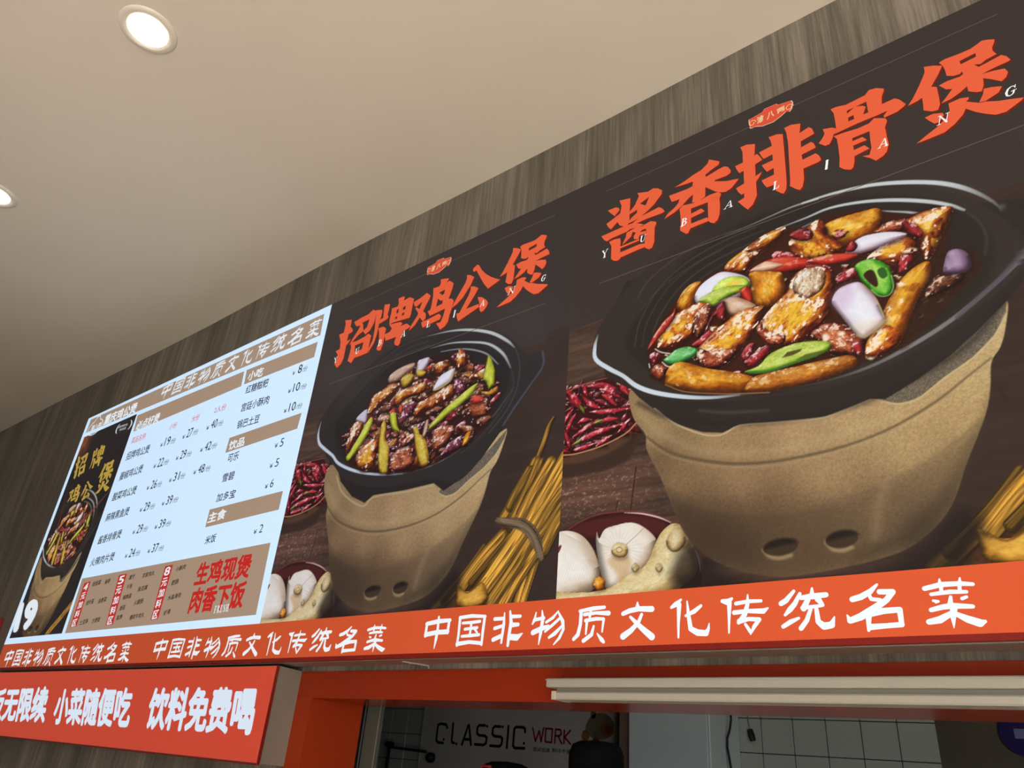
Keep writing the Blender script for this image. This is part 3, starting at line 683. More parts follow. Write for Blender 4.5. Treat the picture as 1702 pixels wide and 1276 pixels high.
def paint_chilies(cv):
    cv.poly(GA([(40,500),(250,455),(380,390),(445,325),(440,430),(400,520),(300,570),(180,600),(40,615)]), (58, 40, 32), 5, .9, True)
    cv.poly(GA([(40,500),(250,455),(380,390),(445,325),(420,400),(330,470),(180,530),(45,545)]), (92, 62, 44), 5, .8, True)
    out = GA([(20,495),(40,250),(66,155),(160,115),(330,75),(400,140),(440,300),(430,335),(380,390),(250,455),(120,495)])
    cv.poly(out, (60, 14, 18), 1, 1, True)
    rng = random.Random(4)
    for i in range(60):
        x = rng.uniform(30, 420); y = rng.uniform(110, 470)
        if (x - 30) * .28 + 100 < 0 or y > 500 - (max(0, x - 100)) * .42: continue
        an = rng.uniform(-.5, 1.3); L = rng.uniform(35, 65)
        cv.pod(GA([(x - L * math.cos(an), y + L * math.sin(an)), (x, y + rng.uniform(-8, 8)), (x + L * math.cos(an), y - L * math.sin(an))]), rng.uniform(11, 15), 'dried', tone=rng.uniform(.45, .72), shadow=.5)
    for l, w in [([(70,150),(110,200),(155,260)],15),([(150,180),(200,230),(250,250)],11),([(190,135),(260,130),(340,150)],11),([(250,150),(300,160),(350,190)],12),([(260,180),(300,200),(335,235)],12),
                 ([(60,430),(90,330),(120,280)],9),([(55,340),(80,290),(105,255)],8),([(92,470),(76,420),(62,370)],7),([(110,400),(180,350),(240,310)],10),([(110,440),(220,385),(370,335)],11),([(200,270),(300,268),(415,250)],10),
                 ([(240,325),(290,310),(350,305)],9),([(110,470),(160,460),(225,435)],8),([(230,450),(270,420),(310,395)],9),([(345,380),(380,340),(415,300)],8),([(350,120),(375,150),(400,180)],10),([(130,330),(160,315),(205,310)],9),([(160,120),(170,160),(185,190)],9),([(45,470),(60,476),(85,482)],6)]:
        cv.pod(GA(l), w * 1.35, 'dried', shadow=.75)
    for l in ([(140,235),(165,275)], [(215,330),(262,310)], [(110,440),(150,415)]): cv.pod(GA([l[0], ((l[0][0]+l[1][0])/2+3,(l[0][1]+l[1][1])/2), l[1]]), 7, 'lime', tone=.8, shadow=.2)
    cv.line(GA([(40,499),(120,491),(250,452),(380,386),(440,328)]), 3, (200, 140, 100), .8, .95)
    cv.line(GA([(72,165),(180,115),(340,75)]), 2.2, (160, 104, 74), .8, .85)

def paint_garlic(cv):
    cv.poly(GA([(0,960),(70,890),(150,845),(250,808),(400,795),(520,808),(640,858),(740,950),(790,1080),(795,1200),(790,1300),(0,1300)]), (52, 22, 22), 1, 1, True)
    cv.poly(GA([(90,900),(200,845),(400,815),(560,840),(600,880),(540,920),(300,900),(220,930)]), (92, 36, 34), 5, .7, True)
    cv.line(GA([(60,905),(150,848),(250,810),(400,796),(520,810),(640,860),(740,950),(790,1080),(797,1200)]), 3, (120, 60, 52), .8, .9)
    cv.line(GA([(380,803),(470,808),(560,828),(625,855)]), [1, 2.4, 2.4, 1], (240, 205, 195), .8, .95)
    cv.line(GA([(752,990),(775,1060),(782,1115)]), [1, 2.6, 1], (240, 215, 210), .8, .9)
    g1 = GA([(-120,1010),(-40,930),(30,905),(90,900),(150,922),(200,975),(235,1050),(250,1120),(235,1180),(180,1230),(0,1280),(-120,1200)])
    cv.piece(g1, 'garlic')
    for k in range(16):
        x = -60 + k * 19; cv.line(GA([(40 + k * 4, 905 + k * 2), (60 + k * 11, 1010), (30 + k * 13, 1120), (-20 + k * 14, 1230)]), .9, (196, 176, 156), .8, .35)
    cv.piece(GA([(20,1010),(35,975),(45,980),(30,1015)]), 'chili', tone=1.2, shadow=0)
    g2 = GA([(228,970),(232,905),(245,940),(275,890),(340,868),(400,855),(455,865),(520,910),(550,960),(540,1050),(460,1150),(380,1210),(290,1215),(250,1110)])
    cv.piece(g2, 'garlic')
    for a in np.linspace(0, 6.28, 30):
        cv.line(GA([(355 + 42 * math.cos(a), 1000 + 38 * math.sin(a)), (360 + 95 * math.cos(a + .12), 1000 + 95 * math.sin(a + .12)), (365 + 170 * math.cos(a + .1), 1010 + 150 * math.sin(a + .1))]), .9, (200, 170, 140), .8, [.5, .35, 0])
    cv.line(GA([(385,975),(440,925),(480,885)]), 1.2, (150, 120, 90), .8, .7)
    cv.poly(GA([(290,1060),(330,1030),(400,1035),(415,1065),(400,1120),(360,1170),(330,1120)]), (206, 158, 100), 6, .6, True)
    cv.piece(GA([(310,1000),(325,970),(360,962),(395,985),(390,1030),(350,1042),(315,1025)]), 'ginger', shadow=.35)
    cv.line(GA([(330,1000),(350,985),(370,1000),(350,1015),(335,1005)]), 1.5, (130, 96, 56), .8, .8)
    gi = GA([(545,960),(580,900),(640,858),(700,885),(740,955),(768,1080),(745,1140),(690,1185),(560,1290),(150,1320),(-60,1310),(-40,1230),(180,1225),(300,1200),(400,1130),(490,1080)])
    cv.piece(gi, 'ginger')
    cv.piece(GA([(600,950),(640,890),(690,900),(705,960),(660,1010),(615,1000)]), 'ginger', shadow=.12, tone=.95)
    for x, y in ((435, 1095), (562, 1095)): 
        cv.piece(GA([(x - 20, y), (x, y - 26), (x + 22, y), (x, y + 26)]), 'ginger', shadow=.25, tone=.88); cv.line(GA([(x - 8, y), (x + 6, y - 8), (x + 8, y + 6)]), 1.1, (140, 105, 60), .8, .7)
    cv.piece(GA([(210,1190),(220,1155),(250,1140),(275,1165),(270,1205),(235,1215)]), 'potato', shadow=.25, tone=1.0)

def paint_yuba(cv):
    S_ = [([(140,1110),(60,1200),(10,1250)],13,.85),([(320,860),(200,1020),(60,1180)],9,.5),([(755,48),(722,110),(685,220),(640,335)],[3,8,9,6],.9),([(640,330),(560,480),(440,680)],14,.85),([(600,380),(520,520),(480,600)],12,.7),([(660,330),(600,480),(500,690)],13,.78),([(700,350),(600,520),(540,640)],8,.45),([(735,330),(640,490),(540,690)],14,.95),
          ([(830,290),(690,540),(600,710)],15,1.05),([(860,340),(730,570),(630,720)],15,1.0),([(850,460),(730,620),(660,740)],12,.8),([(860,520),(740,700),(670,790)],13,.75),([(840,600),(760,730),(690,870)],15,.85),
          ([(430,790),(300,940),(180,1100)],15,.95),([(480,790),(370,930),(240,1080)],9,.5),([(620,960),(580,1080),(545,1200)],16,1.0),([(620,900),(520,1050),(430,1215)],18,1.0),([(600,820),(500,990),(360,1200)],16,.85),
          ([(545,770),(420,960),(300,1130),(240,1200)],22,1.1)]
    cv.poly(YU([(640,320),(720,340),(800,290),(870,300),(880,520),(700,870),(640,1000),(560,1230),(200,1240),(20,1240),(130,1110),(430,780),(420,690),(560,470)]), (84, 50, 30), 2, .9, False, .35, 8)
    for l, w, t in S_:
        w = w * 1.62 if np.isscalar(w) else w
        ww = [w] * len(l) if np.isscalar(w) else w
        p = YU(l); c = np.array([196, 140, 52.]) * t
        cv.line([(x + 2, y - 3) for x, y in p], [q + 4 for q in ww], (40, 24, 14), 2, .7)
        cv.line(p, [q * 1.15 for q in ww], c * .62, .9, 1, .5); cv.line([(x - 1, y + 1) for x, y in p], [q * .75 for q in ww], c, 1.5, .9, .6)
        cv.line([(x - q * .18, y + q * .15) for (x, y), q in zip(p, ww)], [q * .2 for q in ww], np.minimum(c * 1.3, 255), 1.5, .6)
    cv.piece(YU([(150,1100),(165,1095),(180,1130),(240,1130),(300,1080),(330,1110),(340,1190),(260,1240),(150,1230),(145,1160)]), 'yuba', tone=1.08)
    cv.line(YU([(175,1110),(215,1145),(290,1090),(330,1050)]), 3, (120, 74, 24), 1.2, .8)
    cv.line(YU([(400,690),(480,705),(560,720),(620,770),(655,850),(675,930)]), [10, 20, 25, 26, 22, 10], (92, 74, 54), 1.5, .95, .7)
    for k in range(7):
        o = (k - 3) * 6; cv.line(YU([(420 + o, 695 + o * .6), (520, 705 + o), (600 - o * .5, 760 + o), (650 - o, 850), (672 - o, 925)]), 1.2, (150, 128, 100), .8, .7)
    rng = random.Random(3)
    for k in range(10): x, y = rng.choice([(410, 700), (670, 920), (680, 900)]); cv.line(YU([(x, y), (x + rng.uniform(-40, 40), y + rng.uniform(-30, 50))]), .8, (120, 100, 78), .8, .5)

BODY = [((340,560),(152,134,96)),((400,620),(160,142,102)),((600,655),(172,152,110)),((550,700),(140,120,86)),((700,680),(165,143,104)),((900,640),(182,160,117)),((1100,590),(187,167,120)),((1300,560),(192,172,122)),((1500,440),(197,180,128)),((1620,280),(200,184,134)),
        ((420,740),(112,93,67)),((500,800),(140,118,84)),((700,800),(156,133,96)),((1000,780),(172,150,108)),((1300,700),(187,168,118)),((1500,600),(188,168,116)),((500,920),(80,64,47)),((650,960),(86,69,50)),((720,1040),(84,67,48)),((940,1040),(98,80,56)),((600,1000),(78,63,46)),((800,960),(96,78,56)),((1000,960),(108,90,64)),((1200,900),(138,117,84)),((1400,800),(152,131,95)),
        ((700,1095),(92,76,56)),((900,1105),(104,87,62)),((1150,1060),(106,90,64)),((1350,980),(70,60,46)),((1450,880),(92,78,58)),((1540,700),(150,132,92)),((560,1060),(70,56,44))]
def paint_stove(cv):
    cv.poly(PO([(520,1010),(600,1100),(760,1170),(1000,1160),(1300,1070),(1480,900),(1560,1000),(1300,1200),(500,1200)]), (34, 26, 24), 16, .75, True)
    out = [(318,480),(312,530),(330,590),(368,640),(372,690),(400,750),(430,810),(465,900),(505,985),(560,1050),(640,1100),(740,1130),(850,1143),(960,1130),(1100,1103),(1200,1078),(1300,1040),(1400,960),(1460,870),(1500,750),(1540,650),(1572,560),(1586,480),(1590,385),(1622,330),(1640,260),(1643,165),(1560,200),(1300,300),(800,400),(400,430)]
    o3 = [x for x in out]
    cv.field(PO(o3), [(PO([p])[0], (c[0], c[1] * .925, c[2] * .90)) for p, c in BODY], .9, True, .13, 3.0, 2.0)
    # moulded lines of the body
    ln = [(372,648),(430,690),(500,718),(650,742),(800,738),(950,712),(1100,672),(1250,610),(1400,520),(1500,440),(1588,370)]
    cv.line(PO(ln), [3,5,6,6,5,5,4,4,4,3,2], (96, 78, 54), 2.2, .75); cv.line(PO([(x, y + 12) for x, y in ln]), 3, (196, 176, 130), 4, .28)
    lo = [(428,812),(500,868),(600,900),(750,918),(900,908),(1050,872),(1250,798),(1400,712),(1560,590)]
    cv.line(PO(lo), 7, (112, 92, 66), 5, .25)
    cv.poly(PO([(430,822),(500,876),(600,906),(750,924),(900,914),(1050,880),(1250,806),(1400,722),(1550,610),(1545,660),(1500,770),(1450,880),(1390,960),(1290,1035),(1100,1095),(850,1135),(640,1095),(540,1030),(490,950)]), (70, 56, 42), 9, .27)
    cv.poly(PO([(440,860),(520,900),(640,940),(760,1000),(760,1100),(640,1095),(540,1030),(490,950)]), (60, 48, 38), 26, .35)
    cv.poly(PO([(1560,560),(1600,470),(1560,700),(1460,890),(1330,1020),(1100,1100),(1120,1060),(1280,980),(1400,860),(1480,730)]), (60, 48, 36), 12, .35)
    cv.line(PO([(345,560),(430,640),(540,690),(680,705),(860,690),(1050,640),(1250,575)]), 14, (206, 184, 136), 10, .22)
    cv.line(PO([(1215,820),(1190,900),(1180,1000)]), 12, (180, 160, 118), 9, .25)
    for (x, y), rx, ry in (((845, 1038), 62, 29), ((1062, 1010), 58, 30)):
        e = [(x + rx * math.cos(a), y + ry * math.sin(a) - rx * .12 * math.cos(a)) for a in np.linspace(0, 6.28, 22)[:-1]]
        cv.line(PO([(x - rx * .95, y + 10), (x - rx * .6, y + ry * 1.1), (x, y + ry * 1.32), (x + rx * .6, y + ry * .95)]), 6, (176, 152, 108), 3, .7)
        cv.poly(PO(e), (64, 50, 36), 1.5); cv.poly(PO([(a + 4, b - 3) for a, b in e][10:] ), (34, 26, 22), 4, .9)
    # open notches in the rim: the grey inner wall at the right
    cv.poly(PO([(1190,520),(1215,500),(1330,440),(1440,360),(1540,270),(1643,165),(1640,215),(1600,290),(1520,370),(1420,440),(1340,505),(1300,522),(1260,530)]), (112, 99, 82), 1, 1, False, .38, 1.6)
    cv.line(PO([(1190,518),(1250,532),(1300,526),(1345,505),(1425,440),(1525,370),(1602,290),(1640,215)]), 3, (206, 188, 140), 1, .6)

def paint_bowl3(cv):
    cv.poly(PO([(318,480),(345,510),(430,575),(480,605),(570,632),(640,634),(700,606),(820,596),(1000,578),(1165,514),(1215,516),(1330,445),(1440,365),(1540,275),(1645,168),(1760,30),(1760,-200),(1300,-150),(300,100),(195,320),(230,440)]), (46, 38, 35), 1.0, 1)
    cv.line(PO([(400,548),(470,600),(570,640),(640,640),(700,608),(820,598),(1000,580),(1160,518)]), 3, (206, 188, 140), 1, .75)
    # bowl: wide dark form with soft sheen
    cv.poly(PO([(188,305),(205,260),(260,180),(340,90),(430,0),(560,-90),(700,-160),(900,-215),(1150,-240),(1400,-225),(1560,-170),(1700,-60),(1790,30),(1700,60),(1600,150),(1450,270),(1300,360),(1150,430),(1000,475),(850,500),(700,520),(560,522),(450,515),(370,490),(300,440),(240,410),(195,390),(184,350)]), (54, 45, 41), 2, .95, True)
    cv.poly(PO([(300,300),(420,120),(560,-20),(760,-130),(1000,-190),(1300,-200),(1500,-140),(1600,-20),(1560,120),(1400,260),(1100,400),(700,480),(500,470),(360,400)]), (42, 34, 31), 10, .8, True)
    cv.line(PO([(345,530),(450,580),(600,600),(850,590),(1100,540),(1300,450),(1500,330),(1640,160)]), 8, (36, 30, 28), 8, .6)
    cv.line(PO([(560,555),(650,563),(800,555)]), 5, (96, 84, 78), 4, .5)
    # concentric rings on the inside, left
    for k, (o, c) in enumerate(((0, 84), (26, 74), (60, 80), (92, 70))):
        cv.line(PO([(330 + o, 330 - o * .1), (350 + o, 240), (420 + o, 120 + o * .2), (520 + o, 30 + o * .3), (640 + o, -40 + o * .4), (760 + o, -92 + o * .45)]), 2.6, (c, c - 10, c - 14), 2, .7)
    cv.line(A([(0,640),(60,540),(180,430),(330,330),(520,240),(660,195)]), 3, (88, 77, 71), 2.5, .7)
    cv.line(A([(20,720),(120,600),(260,490),(420,390),(540,330)]), 2.5, (80, 70, 64), 2.5, .6)
    # rim highlights at the back
    cv.line(A([(560,235),(700,180),(860,110),(1000,50),(1160,0)]), [1.5,2,3,4,4.5], (176, 174, 170), 1.2, [.2,.5,.7,.8,.85])
    cv.line(B([(-20,140),(100,100),(200,72),(400,28),(600,10),(800,11),(950,34),(1080,80),(1190,145),(1255,220)]), [4,5,6,7,8,8,8,6,4,2], (206, 212, 210), 1.3, [.8,.9,.95,1,1,1,.9,.6,.35,.1])
    cv.line(B([(-180,300),(0,232),(150,170),(350,132),(550,120),(750,128),(900,152),(990,182)]), [2,4,5,6,7,7,6,4], (200, 206, 204), 1.3, [.5,.8,.95,1,1,1,1,.7])
    cv.line(B([(-20,290),(100,238),(250,205)]), [3,4,3], (170, 172, 170), 1.5, .6)
    cv.line(B([(478,188),(560,192),(640,196),(715,208)]), [2,3,4,5], (196, 204, 204), 1.2, .85)
    cv.line(B([(1010,200),(1090,260),(1130,360),(1120,460)]), 3, (78, 68, 62), 2.5, .6)
    # the pale lip in front
    cv.line(PO([(200,290),(190,330),(193,375),(240,408),(290,434),(335,468),(400,492),(500,507),(600,510),(700,500)]), [4,8,9,9,8,9,9,8,6,4], (214, 224, 232), 1.0, [.3,.9,1,1,.95,1,1,.95,.8,.5])
    cv.line(PO([(700,500),(850,482),(1000,452),(1150,405),(1300,330),(1450,235),(1600,110),(1702,10),(1760,-60)]), [3,3,3,5,7,7,7,7,6], (140, 136, 136), 1.3, [.4,.3,.35,.6,.85,.8,.6,.6,.5])
    cv.line(B([(1359,440),(1290,520),(1200,620),(1080,730),(950,850)]), 7, (82, 76, 86), 1.8, .7)

def paint_food3(cv):
    base = A([(60,980),(110,850),(240,660),(380,540),(560,440),(720,300),(900,190),(1080,190)]) + B([(100,225),(300,185),(480,190),(620,215),(900,160),(900,300),(870,420),(1050,440),(1085,560),(960,690),(820,830),(640,1010),(420,1110),(150,1190),(0,1240)]) + A([(900,1235),(600,1250),(300,1235),(170,1200),(90,1090)])
    cv.poly(base, (62, 26, 16), 2, 1); 
    cv.poly(B([(700,480),(880,420),(1080,450),(1080,570),(950,700),(820,840),(600,1050),(640,800),(760,600)]), (52, 30, 22), 6, .9, True, .3, 6)
    rng = random.Random(8)
    for i in range(70):
        if i < 46: x, y = rng.uniform(100, 1150), rng.uniform(420, 1150); p = A
        else: x, y = rng.uniform(0, 850), rng.uniform(240, 1000); p = B
        if p is A and y < 1000 - x * .75: continue
        r = rng.uniform(25, 50); an = rng.uniform(0, 3)
        cv.piece(p([(x + r * (1 + .4 * math.sin(k * 2.1 + i)) * math.cos(an + k * 1.05), y + .7 * r * math.sin(an + k * 1.05)) for k in range(6)]), rng.choice(['brown', 'chili', 'brown2', 'wing']), tone=rng.uniform(.5, .8))
    P_ = cv.piece
    P_(B([(120,275),(200,235),(300,205),(400,178),(440,170),(475,190),(465,260),(400,340),(250,400),(180,380),(140,330)]), 'potato')
    P_(B([(160,330),(210,300),(275,318),(250,350),(190,370)]), 'chili'); 
    P_(B([(-110,400),(-60,320),(0,295),(80,240),(125,285),(150,350),(240,405),(190,455),(60,490),(0,500),(-60,470)]), 'wing')
    P_(A([(975,245),(1010,205),(1080,185),(1130,220),(1110,265),(1040,270)]), 'chili')
    P_(A([(555,460),(590,400),(680,330),(800,240),(930,180),(958,200),(900,270),(800,345),(740,410),(700,470),(600,485)]), 'wing')
    P_(A([(700,330),(800,250),(930,185),(955,200),(860,280),(760,340)]), 'wing', tone=.9, shadow=.2)
    P_(B([(430,310),(520,255),(640,240),(620,300),(520,330),(430,330)]), 'brown')
    P_(B([(620,260),(700,208),(800,172),(905,158),(918,190),(870,300),(830,380),(780,480),(745,485),(700,400),(650,330)]), 'wing')
    P_(B([(600,260),(640,255),(700,280),(738,320),(715,358),(660,345),(615,310)]), 'chili')
    P_(B([(380,490),(440,430),(520,380),(630,348),(690,390),(702,450),(640,490),(560,520),(470,510)]), 'wing')
    P_(B([(250,445),(330,360),(450,325),(560,318),(632,330),(600,358),(520,390),(420,430),(320,455)]), 'onion')
    P_(B([(250,440),(270,390),(300,375),(325,405),(300,440)]), 'chili', shadow=.2)
    P_(A([(860,365),(900,335),(960,340),(1030,360),(980,385),(900,390)]), 'chili')
    P_(A([(718,467),(800,410),(900,375),(1000,372),(1170,398),(1180,430),(1050,450),(900,478),(800,475)]), 'red')
    P_(A([(722,466),(810,408),(870,405),(940,425),(880,455),(800,470)]), 'onionb', shadow=0, tone=1.1)
    P_(B([(0,505),(100,468),(230,452),(330,462),(250,505),(110,525)]), 'red'); P_(B([(0,525),(100,520),(180,560),(100,580),(10,560)]), 'chili')
    P_(A([(720,480),(790,466),(880,468),(935,485),(948,600),(870,680),(770,692),(738,640),(728,560)]), 'potato')
    P_(A([(250,690),(290,600),(350,545),(405,530),(412,550),(375,620),(350,690),(300,730)]), 'potato')
    P_(A([(368,640),(400,565),(480,500),(560,468),(700,500),(722,560),(640,640),(500,690),(410,700)]), 'onion'); P_(A([(480,590),(560,510),(680,500),(720,550),(640,610),(540,640)]), 'lime', tone=1.12, shadow=0)
    P_(A([(390,655),(450,610),(560,565),(650,555),(705,560),(640,602),(560,640),(490,688),(430,672)]), 'lime')
    P_(A([(660,600),(700,560),(735,600),(740,660),(700,665)]), 'red', shadow=.2)
    P_(A([(560,660),(620,630),(700,650),(765,690),(700,735),(600,745)]), 'onionb')
    P_(A([(120,935),(130,860),(220,760),(300,715),(400,665),(482,690),(465,790),(380,870),(300,930),(210,978),(140,968)]), 'wing', tone=1.02)
    P_(A([(350,850),(380,730),(460,680),(480,760),(440,850),(390,900)]), 'brown', tone=.85)
    P_(A([(65,970),(100,890),(160,800),(220,740),(245,700),(245,750),(210,810),(150,880),(100,945)]), 'red', tone=.9)
    P_(A([(430,862),(470,760),(510,692),(555,658),(572,720),(565,790),(530,780),(500,760),(470,800),(450,850)]), 'chili')
    P_(A([(348,942),(400,895),(460,845),(490,868),(440,920),(390,955)]), 'chili', tone=1.15)
    P_(A([(375,1015),(390,960),(470,870),(560,800),(650,730),(750,698),(822,690),(795,780),(740,880),(640,1000),(540,1088),(450,1090),(390,1062)]), 'wing')
    P_(A([(380,1010),(400,960),(470,980),(600,960),(640,990),(540,1085),(450,1090)]), 'brown', tone=1.05, shadow=.1)
    P_(A([(762,840),(800,780),(860,700),(960,600),(1000,500),(1080,445),(1200,440),(1262,500),(1272,600),(1232,740),(1150,850),(1040,930),(900,950),(830,930),(775,880)]), 'wing', tone=.98)
    P_(A([(1000,560),(1030,480),(1090,450),(1180,448),(1215,500),(1190,580),(1100,640),(1020,620)]), 'bone', shadow=.0, tone=.97)
    P_(A([(765,830),(800,800),(850,850),(950,870),(940,930),(850,940),(790,890)]), 'brown', shadow=.1, tone=1.1)
    P_(A([(660,1025),(700,945),(755,925),(745,985),(700,1045)]), 'chili'); P_(A([(690,1045),(760,985),(835,938),(858,975),(790,1045),(735,1088),(700,1075)]), 'chili', tone=1.1)
    P_(B([(30,955),(120,890),(250,900),(330,950),(385,985),(350,1060),(280,1090),(160,1085),(80,1010)]), 'brown')
    P_(B([(285,1040),(300,1010),(345,1010),(362,1050),(335,1085),(300,1078)]), 'chili', tone=1.1)
    P_(A([(165,1040),(205,1005),(250,968),(320,950),(388,968),(370,1010),(290,1050),(210,1066)]), 'leaf')
    P_(A([(78,1010),(110,985),(150,1000),(145,1040),(100,1070)]), 'chili'); P_(A([(85,1110),(130,1060),(200,1080),(180,1130),(150,1170),(110,1150)]), 'brown')
    P_(A([(690,1112),(780,1072),(850,1000),(950,950),(1060,920),(1180,912),(1240,925),(1242,955),(1180,1000),(1000,1062),(850,1112),(760,1122)]), 'lime')
    cv.poly(A([(930,1022),(965,985),(1060,962),(1050,980),(1000,1005)]), (74, 66, 22), 1.5, .9); cv.poly(A([(1020,1035),(1080,1000),(1200,972),(1180,990),(1110,1018)]), (96, 92, 30), 1.5, .9)
    cv.line(A([(720,1115),(850,1105),(1000,1055),(1150,1005)]), 5, (60, 120, 40), 2, .8)
    P_(A([(178,1165),(195,1095),(255,1050),(330,1055),(450,1090),(600,1110),(735,1140),(745,1175),(690,1232),(560,1243),(400,1240),(250,1215),(185,1195)]), 'potato', tone=.98)
    P_(A([(690,1222),(740,1150),(850,1115),(1050,1070),(1200,1035),(1340,1005),(1400,1015),(1415,1060),(1330,1110),(1150,1170),(950,1218),(800,1243),(710,1242)]), 'potatod')
    P_(B([(370,1085),(385,1000),(450,900),(500,780),(560,670),(640,570),(740,505),(782,520),(772,600),(705,720),(655,850),(600,985),(560,1040),(450,1102),(390,1112)]), 'potato')
    P_(B([(375,1085),(400,1000),(500,900),(600,960),(560,1040),(450,1100)]), 'wing', shadow=0, tone=1.05)
    P_(B([(163,750),(200,680),(280,640),(350,638),(430,720),(480,810),(497,870),(430,935),(370,978),(320,960),(250,880),(190,800)]), 'onion', ang=2.2)
    cv.line(B([(325,962),(370,972),(430,930),(492,872)]), 5, (200, 176, 120), 3, .6); cv.line(B([(358,645),(432,722),(490,850)]), 2, (206, 180, 120), 1, .8)
    P_(B([(180,610),(240,560),(310,540),(335,580),(280,622),(210,642)]), 'chili')
    P_(B([(305,535),(350,500),(430,488),(500,520),(540,580),(552,660),(520,715),(455,720),(400,680),(345,620),(322,575)]), 'green')
    cv.poly(B([(362,585),(400,555),(432,572),(452,640),(435,662),(385,625)]), (58, 28, 18), 1.3, 1, True); cv.poly(B([(448,560),(488,540),(512,590),(470,610)]), (34, 84, 28), 1.5, .9, True)
    cv.line(B([(425,530),(440,570),(455,600),(500,630)]), 2.5, (190, 225, 110), 1, .8); cv.line(B([(410,680),(460,718),(520,712),(548,660),(535,590)]), 1.6, (220, 240, 160), 1, .7)
    P_(B([(575,572),(590,475),(620,462),(668,462),(682,500),(640,545),(600,575)]), 'chili', tone=1.1)
    P_(B([(780,640),(860,592),(990,582),(960,640),(860,695),(750,725)]), 'brown2', tone=.8)
    P_(B([(863,572),(868,500),(892,440),(950,424),(1010,448),(1037,510),(1015,560),(940,583)]), 'lilac')
    for i in range(14):
        x = rng.uniform(680, 900); y = 1250 - x * .55 - rng.uniform(0, 160); cv.line(B([(x, y), (x + rng.uniform(10, 40), y - rng.uniform(8, 30))]), 1.2, (150, 105, 70), 1, .5)
    cv.line(A([(180,1195),(300,1238),(500,1252),(700,1250),(850,1245)]), 1.6, (226, 150, 90), 1, .7)
    for pts in ([(115,965),(150,985),(210,995)], [(160,1050),(190,1075),(215,1080)], [(75,1060),(80,1085)]): cv.line(A(pts), 2.2, (250, 235, 220), .8, .85)

def glaze3(cv):
    Q = cv.patch; CR = (255, 234, 208); YE = (250, 196, 56)
    for p in ([(940,760),(1000,690),(1080,680),(1120,730),(1060,790),(980,820)], [(520,920),(580,850),(650,810),(680,840),(620,900),(560,960)], [(160,880),(210,820),(280,780),(310,820),(250,890),(190,920)], [(1040,300),(1100,280),(1180,300),(1240,360),(1150,370),(1060,340)], [(560,560),(620,520),(690,540),(650,590)]): Q(A(p), YE, .40, 12, .75, 8)
    for p in ([(140,290),(250,240),(400,200),(450,230),(350,320),(200,360)], [(700,250),(780,200),(860,190),(840,260),(760,330)], [(760,350),(820,300),(850,290),(800,400),(760,440)], [(480,430),(560,400),(640,380),(660,410),(560,470)], [(600,640),(680,570),(740,560),(740,620),(640,720),(580,760)]): Q(B(p), YE, .44, 12, .65, 8)
    for p in ([(610,800),(660,745),(730,715),(750,750),(690,810),(640,840)], [(480,985),(560,970),(580,1000),(500,1010)], [(385,985),(420,975),(430,1010),(400,1030)], [(820,870),(900,835),(965,850),(950,885),(860,895)], [(775,830),(800,800),(825,815),(800,850)], [(960,650),(1020,640),(1010,675),(960,680)], [(1040,700),(1110,690),(1100,730),(1050,720)], [(670,400),(700,370),(720,385),(690,420)], [(720,350),(760,335),(770,355),(730,370)], [(1010,620),(1060,600),(1080,640),(1030,660)], [(210,890),(260,870),(300,880),(250,910)]): Q(A(p), CR, .40, 5, .95, 3)
    for p in ([(760,210),(820,190),(830,215),(770,250)], [(700,240),(740,225),(745,250),(710,270)], [(600,430),(680,420),(690,440),(620,450)], [(570,640),(620,620),(630,640),(590,660)], [(510,790),(540,780),(530,820),(510,810)], [(590,740),(610,740),(605,780),(590,790)], [(400,990),(470,950),(480,1010),(420,1050)], [(200,950),(240,940),(240,980),(210,970)], [(105,960),(140,960),(130,1000),(110,990)], [(380,1100),(430,1105),(410,1116),(385,1112)]): Q(B(p), CR, .40, 5, .95, 3)
    Q(B([(170,740),(200,690),(280,650),(300,720),(240,800),(200,790)]), (214, 180, 214), .2, 30, .55, 14)
    Q(B([(300,900),(380,880),(460,860),(480,890),(420,935),(360,965),(320,945)]), (238, 218, 178), .2, 30, .5, 10)
    Q(A([(380,630),(420,560),(480,510),(520,520),(460,600),(400,650)]), (236, 240, 252), .2, 30, .8, 8)

